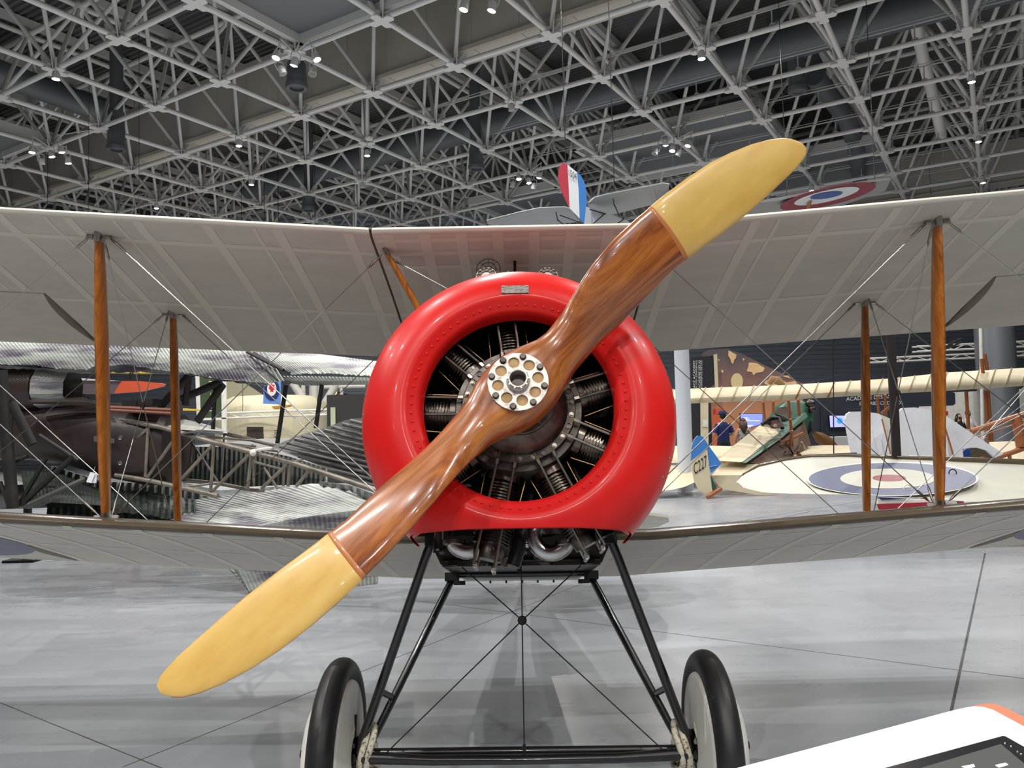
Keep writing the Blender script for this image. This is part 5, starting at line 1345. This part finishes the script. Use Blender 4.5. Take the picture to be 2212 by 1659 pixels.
# lighting trusses near the back wall
def ltruss(a, b, hpx, Y, label):
    e = empty('lighting_truss', at(*a, Y)); tag(e, label, 'truss'); bpy.context.view_layer.update()
    A0, B0 = at(*a, Y), at(*b, Y); H_ = Vector((0, 0, -pr(hpx, Y))); D = Vector((0, .35, 0))
    for off in (Vector((0, 0, 0)), H_, D*1, H_+D): mb = MB(); mb.tube(A0+off, B0+off, .03, n=6); kid(mb, 'chord', M_white, e)
    n = int((B0-A0).length/.45)
    mb = MB()
    for k in range(n):
        p, q = A0.lerp(B0, k/n), A0.lerp(B0, (k+1)/n)
        mb.tube(p+(H_ if k % 2 else Vector()), q+(Vector() if k % 2 else H_), .016, n=5)
    tag(kid(mb, 'lacing', M_white, e), kind='stuff')
    for t in (.15, .85): p = A0.lerp(B0, t); mb = MB(); mb.tube(p, (p.x, p.y, zr+.03), .008, n=5); kid(mb, 'hanger', M_dwire, e)
ltruss((1980, 748), (2300, 733), 11, 30, 'white lattice lighting truss hung highest before the ribbed wall'); ltruss((1878, 774), (2300, 755), 9, 31, 'long white lattice lighting truss hung below the shorter one'); ltruss((490, 892), (720, 884), 11, 27.2, 'white lattice truss hung before the beige display drum')

# ================================================================== left background
M_bann = mat('banner_green', srgb(62, 76, 48), .7)
gb2 = board([(431, 812), (477, 810), (479, 902), (434, 903)], 27.0, .05).build('banner', M_bann); tag(gb2, 'dark green vertical banner with white year numbers in a cream frame', 'banner')
for pts in ([(422, 812), (430, 812), (433, 908), (425, 908)], [(478, 810), (488, 810), (489, 1033.3), (480, 1033.5)], [(425, 903), (489, 902), (489, 907), (425, 908)]):
    q = board(pts, 26.95, .08).build('frame_bar', M_white); q.parent = gb2
vtext('1914 – 1919', 458, 888, 813, 8, 26.9, M_let, gb2)
M_drum = mat('drum_beige', srgb(206, 198, 168), .6)
mb = MB(); c = at(590, 900, 30); r = 2.1
mb.lathe([(r, -2.2), (r, .05), (r*.98, .35), (r*.9, .62), (r*.7, .82), (0, .9)], 40, Matrix.Translation((c.x, c.y, c.z-.05)))
dr = mb.build('display_drum', M_drum, None, 60); tag(dr, 'beige rounded display drum beyond the wreck', 'display')
q = board([(486, 815), (500, 812), (540, 835), (590, 868), (650, 905), (650, 1012), (486, 1016)], 34, .1).build('wing_board', M_drum); tag(q, 'large beige sloping board behind the display drum', 'board')
pw = board([(570, 920), (600, 920), (601, 1028.2), (571, 1029.0)], 27.6, .03).build('poster', mat('poster_cream', srgb(212, 202, 172), .6)); tag(pw, 'pale panel with black rotated letters below the drum', 'poster')
vtext('EXJ', 598, 945, 930, 6, 27.55, M_blackm, pw)
pk = board([(533, 922), (568, 922), (569, 1029.0), (534, 1029.9)], 27.6, .04).build('display_picture', mat('pic_dark', srgb(58, 48, 44), .6)); tag(pk, 'dark picture panel beside the pale lettered panel', 'picture')
rb_ = board([(571, 820), (607, 820), (606, 874), (568, 872)], 26.0, .03).build('banner', mat('banner_blue', srgb(96, 140, 206), .6)); tag(rb_, 'light blue banner with a roundel and red maple leaf', 'banner')
for x in (574, 604): p = at(x, 821, 26.01); mb = MB(); mb.tube(p, (p.x, p.y, zr-.01), .008, n=5); mb.build('banner_cable', M_dwire, ceil)
def disc_px(cx, cy_, rx, ry, Y, nm, m, parent): q = board([(cx+rx*math.cos(2*math.pi*k/28), cy_+ry*math.sin(2*math.pi*k/28)) for k in range(28)], Y, .004).build(nm, m); q.parent = parent
disc_px(587, 842, 16.5, 23, 25.98, 'roundel_blue_ring', MATS['navy_blue'], rb_); disc_px(587, 840, 10, 15, 25.97, 'roundel_white_disc', M_white, rb_)
q = board([(587, 826), (589, 832), (593, 830), (592, 836), (595, 838), (590, 843), (591, 846), (584, 846), (584.5, 843), (580, 838), (582, 836), (581, 830), (585, 832)], 25.96, .004).build('maple_leaf', mat('leaf_red', srgb(200, 30, 48), .6)); q.parent = rb_
# white branching steel supports
st_ = empty('steel_support', at(690, 880, 34)); st_.location.z = 0; tag(st_, 'white branching steel column before the ribbed wall', 'column'); bpy.context.view_layer.update()
for a, b, r in (((632, 828), (664, 876), .18), ((728, 828), (698, 878), .18), ((655, 820), (656, 900), .10), ((672, 828), (672, 880), .08), ((680, 820), (682, 1007.8), .26), ((690, 836), (790, 834), .10), ((738, 834), (738, 905), .08)): kid(stick(a, b, r, 34), 'tube_branch', M_white, st_, 60)
kb = MB(); kb.box(at(762, 900, 24), (pr(78, 24), 2.0, pr(90, 24))); q = kb.build('dark_booth', mat('booth_dark', srgb(50, 48, 48), .7)); q2 = at(762, 945, 24)
tag(q, 'dark exhibit booth with a pale green side beyond the wreck', 'booth'); mb = MB(); mb.box(at(720, 905, 23.0), (pr(10, 23), .1, pr(50, 23))); o = mb.build('side_panel', mat('pale_green', srgb(186, 192, 158), .6), q)
mb = MB(); mb.box((q2.x, 24, q2.z/2), (1.1, 2, q2.z)); mb.build('booth_base', MATS['booth_dark'], q)
ol = MB(); ol.sphere(at(722, 847, 36), .13); q = ol.build('amber_lamp', mat('amber_glow', (1, .4, .08), .4, emit=((1, .4, .08), 4))); tag(q, 'small glowing amber lamp on the ribbed wall', 'lamp')
mb = MB(); p = at(722, 847, 36); mb.tube(p, (p.x, 39.9, p.z), .03, n=6); mb.build('lamp_arm', M_dwire, q)
# hanging aircraft parts on the left
hy = empty('hanging_biplane', at(260, 835, 20)); tag(hy, 'small hanging aircraft with orange wing tip and dark wing panel under a white edge', 'airplane'); bpy.context.view_layer.update()
M_orng = mat('signal_orange', srgb(226, 96, 62), .5)
kid(board([(150, 819), (262, 824), (246, 850), (150, 851)], 20, .25), 'wing_panel', mat('wing_panel_dark', srgb(104, 92, 96), .6), hy); kid(board([(150, 815), (262, 823), (150, 821)], 19.95, .3), 'wing_edge', M_white, hy)  # panel set darker than the white strip along its top
kid(board([(262, 823), (300, 823), (340, 827), (350, 829), (346, 834), (300, 845), (246, 849)], 19.98, .25), 'wing_tip', M_orng, hy)
for x in (190, 300): p = at(x, 822, 20); mb = MB(); mb.tube(p, (p.x, p.y, zr+.03), .006, n=5); kid(mb, 'suspension_cable', M_dwire, hy)
for a, b in (((160, 860), (200, 845)), ((175, 852), (205, 868)), ((280, 820), (282, 800)), ((285, 820), (287, 800))): kid(stick(a, b, .02, 20.1), 'strut', M_dwire, hy)
yw = empty('hanging_wing', at(200, 800, 24)); tag(yw, 'thin yellow aircraft wing hung before the ribbed wall', 'wing'); bpy.context.view_layer.update()
kid(board([(60, 797), (290, 799), (320, 803), (312, 806), (250, 805), (60, 803)], 24, .5), 'wing', mat('trainer_yellow', srgb(222, 184, 60), .5), yw)
for x in (100, 290): p = at(x, 800, 24.2); mb = MB(); mb.tube(p, (p.x, p.y, zr+.03), .006, n=5); kid(mb, 'suspension_cable', M_dwire, yw)
yt = board([(395, 882), (425, 884), (425, 887), (395, 887)], 25, .4).build('hanging_wing', MATS['trainer_yellow']); tag(yt, 'yellow wing tip beside the green banner', 'wing')
p = at(410, 882, 25.2); mb = MB(); mb.tube(p, (p.x, p.y, zr+.03), .006, n=5); mb.build('suspension_cable', M_dwire, yt)
yo = board([(586, 878), (625, 874), (622, 878), (592, 884)], 26.6, .4).build('hanging_wing', mat('amber_yellow', srgb(214, 160, 70), .5)); tag(yo, 'small amber wing hung below the maple leaf banner', 'wing')
p = at(605, 876, 26.8); mb = MB(); mb.tube(p, (p.x, p.y, zr+.03), .006, n=5); mb.build('suspension_cable', M_dwire, yo)
sh_ = board([(560, 948), (620, 948), (700, 958), (700, 1040.5), (395, 1047.9), (395, 965)], 24, .2).build('low_plinth', M_grey); tag(sh_, 'low grey plinth beyond the wreck fuselage', 'plinth')

# ================================================================== reading kiosk at the rail
kn = Vector((.05, -math.sin(R(14)), math.cos(R(14)))).normalized(); kp = Vector((1.0, 1.75, .97))
K = lambda x, y, o=0.0: atp(x, y, kp+kn*o, kn)
ks = empty('reading_kiosk', (K(2000, 1650).x+.1, K(2000, 1650).y-.1, 0)); tag(ks, 'white sloped reading kiosk with orange rim and glossy dark screen', 'kiosk'); bpy.context.view_layer.update()
M_kw = mat('kiosk_white', srgb(206, 211, 222), .5)
M_ko = mat('kiosk_orange', srgb(196, 112, 78), .5)
kt = [(1470, 1690), (1590, 1659.5), (2060, 1534), (2085, 1528.5), (2105, 1525.5), (2125, 1527), (2145, 1533), (2212, 1569), (2400, 1672), (2500, 1850), (1800, 1960)]
mb = MB(); mb.prism([K(*q) for q in kt], -kn*.028); kid(mb, 'top_panel', M_kw, ks)
mb = MB(); mb.prism([K(x, y, -.029) for x, y in ((1800, 1620), (2080, 1534), (2105, 1524), (2130, 1519.5), (2150, 1521), (2170, 1528), (2212, 1549), (2430, 1665), (2520, 1850), (1900, 1960))], -kn*.03); kid(mb, 'rim_panel', M_ko, ks)
mb = MB(); mb.prism([K(*q, .001) for q in ((1905, 1662), (2166, 1591), (2172, 1592), (2225, 1622), (2420, 1735), (2300, 1860), (1800, 1760))], kn*.0015); kid(mb, 'screen_bezel', M_black, ks)
M_kg = mat('kiosk_glass', srgb(92, 94, 92), .08, coat=1.0)
mb = MB(); mb.prism([K(*q, .003) for q in ((1975, 1664), (2162, 1608), (2212, 1650), (2380, 1750), (2300, 1830), (1850, 1750))], kn*.001); kid(mb, 'screen_glass', M_kg, ks)
for q in ([(2077, 1656), (2103, 1651), (2106, 1656), (2090, 1661)], [(2150, 1653), (2172, 1648), (2178, 1652), (2158, 1658)]):
    mb = MB(); mb.prism([K(*z_, .0045) for z_ in q], kn*.0005); kid(mb, 'screen_mark', M_scw, ks)
for (x, y) in ((2171, 1606), (2184, 1612.5), (2198, 1624), (2206, 1629)): mb = MB(); mb.sphere(K(x, y, .003), .002, 8, 5); kid(mb, 'screen_screw', M_alu, ks)
mb = MB(); p = K(2250, 1760); mb.prism([(p.x-.28, p.y-.06, 0), (p.x+.28, p.y-.06, 0), (p.x+.28, p.y+.06, 0), (p.x-.28, p.y+.06, 0)], (0, 0, p.z-.045)); kid(mb, 'pedestal', M_kw, ks)
mb = MB(); mb.box((p.x, p.y, .01), (.8, .4, .02)); kid(mb, 'foot_plate', M_ko, ks)

# ================================================================== visitors
M_skin_ = mat('skin', srgb(206, 158, 130), .5)
def person(pos, hgt, face, label, shirt, pants, hair, long_hair=False, mask=False, cap=None, arms='down', sleeve=True):
    s_ = hgt/1.75
    e = empty('person', (pos.x, pos.y, 0)); e.rotation_euler = (0, 0, face); e.scale = (s_, s_, s_); tag(e, label, 'person')
    # facing -y in own frame
    V = []; E = []; RD = []
    def v(p, r): V.append(p); RD.append(r if hasattr(r, '__len__') else (r, r)); return len(V)-1
    def ch(start, items):
        a = start
        for p, r in items: b = v(p, r); E.append((a, b)); a = b
        return a
    pel = v((0, 0, .95), (.16, .115))
    chest = ch(pel, [((0, 0, 1.10), (.145, .10)), ((0, -.01, 1.28), (.165, .11)), ((0, 0, 1.42), (.13, .085))])
    neck = ch(chest, [((0, 0, 1.49), .058), ((0, -.015, 1.55), .055), ((0, -.03, 1.61), (.075, .09)), ((0, -.025, 1.69), (.075, .092)), ((0, -.01, 1.74), (.05, .06))])
    for sg in (-1, 1):
        if arms == 'down': A = [((sg*.17, 0, 1.40), .06), ((sg*.21, .02, 1.25), .05), ((sg*.24, .01, 1.12), .042), ((sg*.24, -.07, .98), .035), ((sg*.235, -.11, .88), .027)]; hd = Vector((sg*.235, -.12, .86)); hv = Vector((0, -.25, -1))
        else: A = [((sg*.17, 0, 1.40), .06), ((sg*.22, .03, 1.26), .05), ((sg*.25, .0, 1.13), .042), ((sg*.19, -.14, 1.15), .035), ((sg*.13, -.24, 1.20), .027)]; hd = Vector((sg*.12, -.26, 1.21)); hv = Vector((-sg*.4, -1, .2))
        w_ = ch(chest, A); hv.normalize(); sd = hv.cross(Vector((0, 0, 1)) if abs(hv.z) < .8 else Vector((0, 1, 0))).normalized()
        pm = ch(w_, [(tuple(hd+hv*.05), (.034, .018))])
        for k, (o, l) in enumerate(((-.027, .07), (-.009, .08), (.009, .075), (.026, .06))):
            ch(pm, [(tuple(hd+hv*.09+sd*o), .009), (tuple(hd+hv*(.09+l*.6)+sd*o+Vector((0, -.008, 0))), .008), (tuple(hd+hv*(.09+l)+sd*o*1.05+Vector((0, -.02, 0))), .006)])
        ch(w_, [(tuple(hd+hv*.03+sd*.035), .011), (tuple(hd+hv*.07+sd*.055), .009)])
        ch(pel, [((sg*.09, 0, .88), .085), ((sg*.10, -.01, .70), .072), ((sg*.105, -.015, .50), .055), ((sg*.105, .01, .30), .05), ((sg*.105, .02, .09), .036), ((sg*.11, -.03, .045), (.04, .035)), ((sg*.12, -.16, .03), (.038, .025))])
    me = bpy.data.meshes.new('body'); me.from_pydata(V, E, []); me.materials.append(M_skin_)
    b = bpy.data.objects.new('body', me); C.objects.link(b); b.parent = e
    sk_ = b.modifiers.new('skin', 'SKIN')
    for i, q in enumerate(me.skin_vertices[0].data): q.radius = RD[i]; q.use_root = (i == 0)
    sb_ = b.modifiers.new('sub', 'SUBSURF'); sb_.levels = 1; sb_.render_levels = 1
    # clothing
    mb = MB()
    prof = [(.155, .118, .92), (.17, .125, 1.0), (.16, .118, 1.12), (.18, .126, 1.28), (.185, .118, 1.38), (.14, .10, 1.45), (.07, .07, 1.49)]
    mb.grid([[Vector((rx*math.cos(2*math.pi*k/16), ry*math.sin(2*math.pi*k/16), z)) for k in range(16)] for rx, ry, z in prof], 0, True)
    for sg in (-1, 1):
        if sleeve: mb.path([(sg*.14, 0, 1.41), (sg*.21, .02, 1.30), (sg*.24, .02, 1.20)], [.075, .068, .066], 10)
    kid2 = mb.build('shirt', shirt, e, 60)
    mb = MB()
    for sg in (-1, 1): mb.path([(sg*.08, 0, .97), (sg*.09, 0, .85), (sg*.10, -.01, .68), (sg*.105, -.01, .50)], [.09, .10, .088, .08], 12)
    mb.lathe([(.15, .84), (.175, .90), (.165, .98), (.15, .99)], 14, Matrix.Diagonal((1, .75, 1, 1))); mb.build('shorts', pants, e, 60)
    for sg in (-1, 1): mb = MB(); mb.sphere((sg*.115, -.07, .04), .06, 10, 6, (.8, 2.1, .75)); mb.build('shoe', M_blackm, e, 180)
    mb = MB(); mb.sphere((0, .005, 1.665), .105, 16, 10, (.86, 1.0, 1.08))
    # keep the face free
    mb.v = [(x, (y if y > -.055 or z > 1.72 else -.055), z) for x, y, z in mb.v]
    if long_hair: mb.path([(0, .06, 1.68), (0, .085, 1.50), (0, .10, 1.33)], [.09, .11, .06], 12, flat=.5, flatdir=(1, 0, 0)); mb.path([(-.08, .02, 1.66), (-.10, .01, 1.45)], [.035, .03], 8); mb.path([(.08, .02, 1.66), (.10, .01, 1.45)], [.035, .03], 8)
    mb.build('hair', hair, e, 180)
    for sg in (-1, 1): mb = MB(); mb.sphere((sg*.032, -.118, 1.665), .010, 8, 6); mb.build('eye', M_blackm, e, 180); mb = MB(); mb.sphere((sg*.083, -.01, 1.65), .026, 8, 6, (.4, .7, 1)); mb.build('ear', M_skin_, e, 180)
    mb = MB(); mb.path([(0, -.125, 1.665), (0, -.145, 1.635), (0, -.12, 1.625)], [.008, .014, .012], 8); mb.build('nose', M_skin_, e, 180)
    if mask: mb = MB(); mb.sphere((0, -.085, 1.605), .062, 12, 8, (1, .85, .8)); mb.build('face_mask', M_blackm, e, 180)
    else: mb = MB(); mb.sphere((0, -.112, 1.60), .018, 8, 5, (1.3, .5, .4)); mb.build('mouth', mat('lips', srgb(170, 96, 90), .5), e, 180)
    if cap:
        mb = MB(); mb.lathe([(.108, 1.69), (.106, 1.74), (.075, 1.785), (0, 1.795)], 18); mb.path([(0, -.08, 1.70), (0, -.15, 1.695), (0, -.19, 1.685)], [.09, .08, .05], 12, flat=.12, flatdir=(1, 0, 0)); mb.build('cap', cap, e, 60)
    return e
M_navy = mat('navy_cloth', srgb(28, 40, 96), .8); M_dark = mat('black_cloth', srgb(28, 28, 30), .8); M_hb = mat('brown_hair', srgb(78, 50, 38), .6); M_hk = mat('black_hair', srgb(22, 18, 18), .5)
M_pat = mat('patterned_cloth', srgb(170, 166, 158), .8, noise=((14, 14, 14), srgb(60, 58, 56), .46, .56)); M_wsh = mat('white_cloth', srgb(220, 220, 222), .8)
person(at(1561, 900, 21.5), 1.80, R(190), 'person in navy T-shirt, black shorts and navy cap facing the lilac screen', M_navy, M_dark, M_hk, cap=M_navy, arms='up')
person(at(1605, 905, 21.8), 1.60, R(170), 'person with long brown hair in patterned sleeveless top facing the lilac screen', M_pat, M_dark, M_hb, True, sleeve=False)
person(at(2071, 905, 26.0), 1.58, R(5), 'person with long black hair, black mask and black top', M_dark, M_dark, M_hk, True, True)
person(at(2091, 900, 26.3), 1.68, R(-12), 'person with short black hair, black mask and white shirt', M_wsh, M_dark, M_hk, False, True, arms='up')
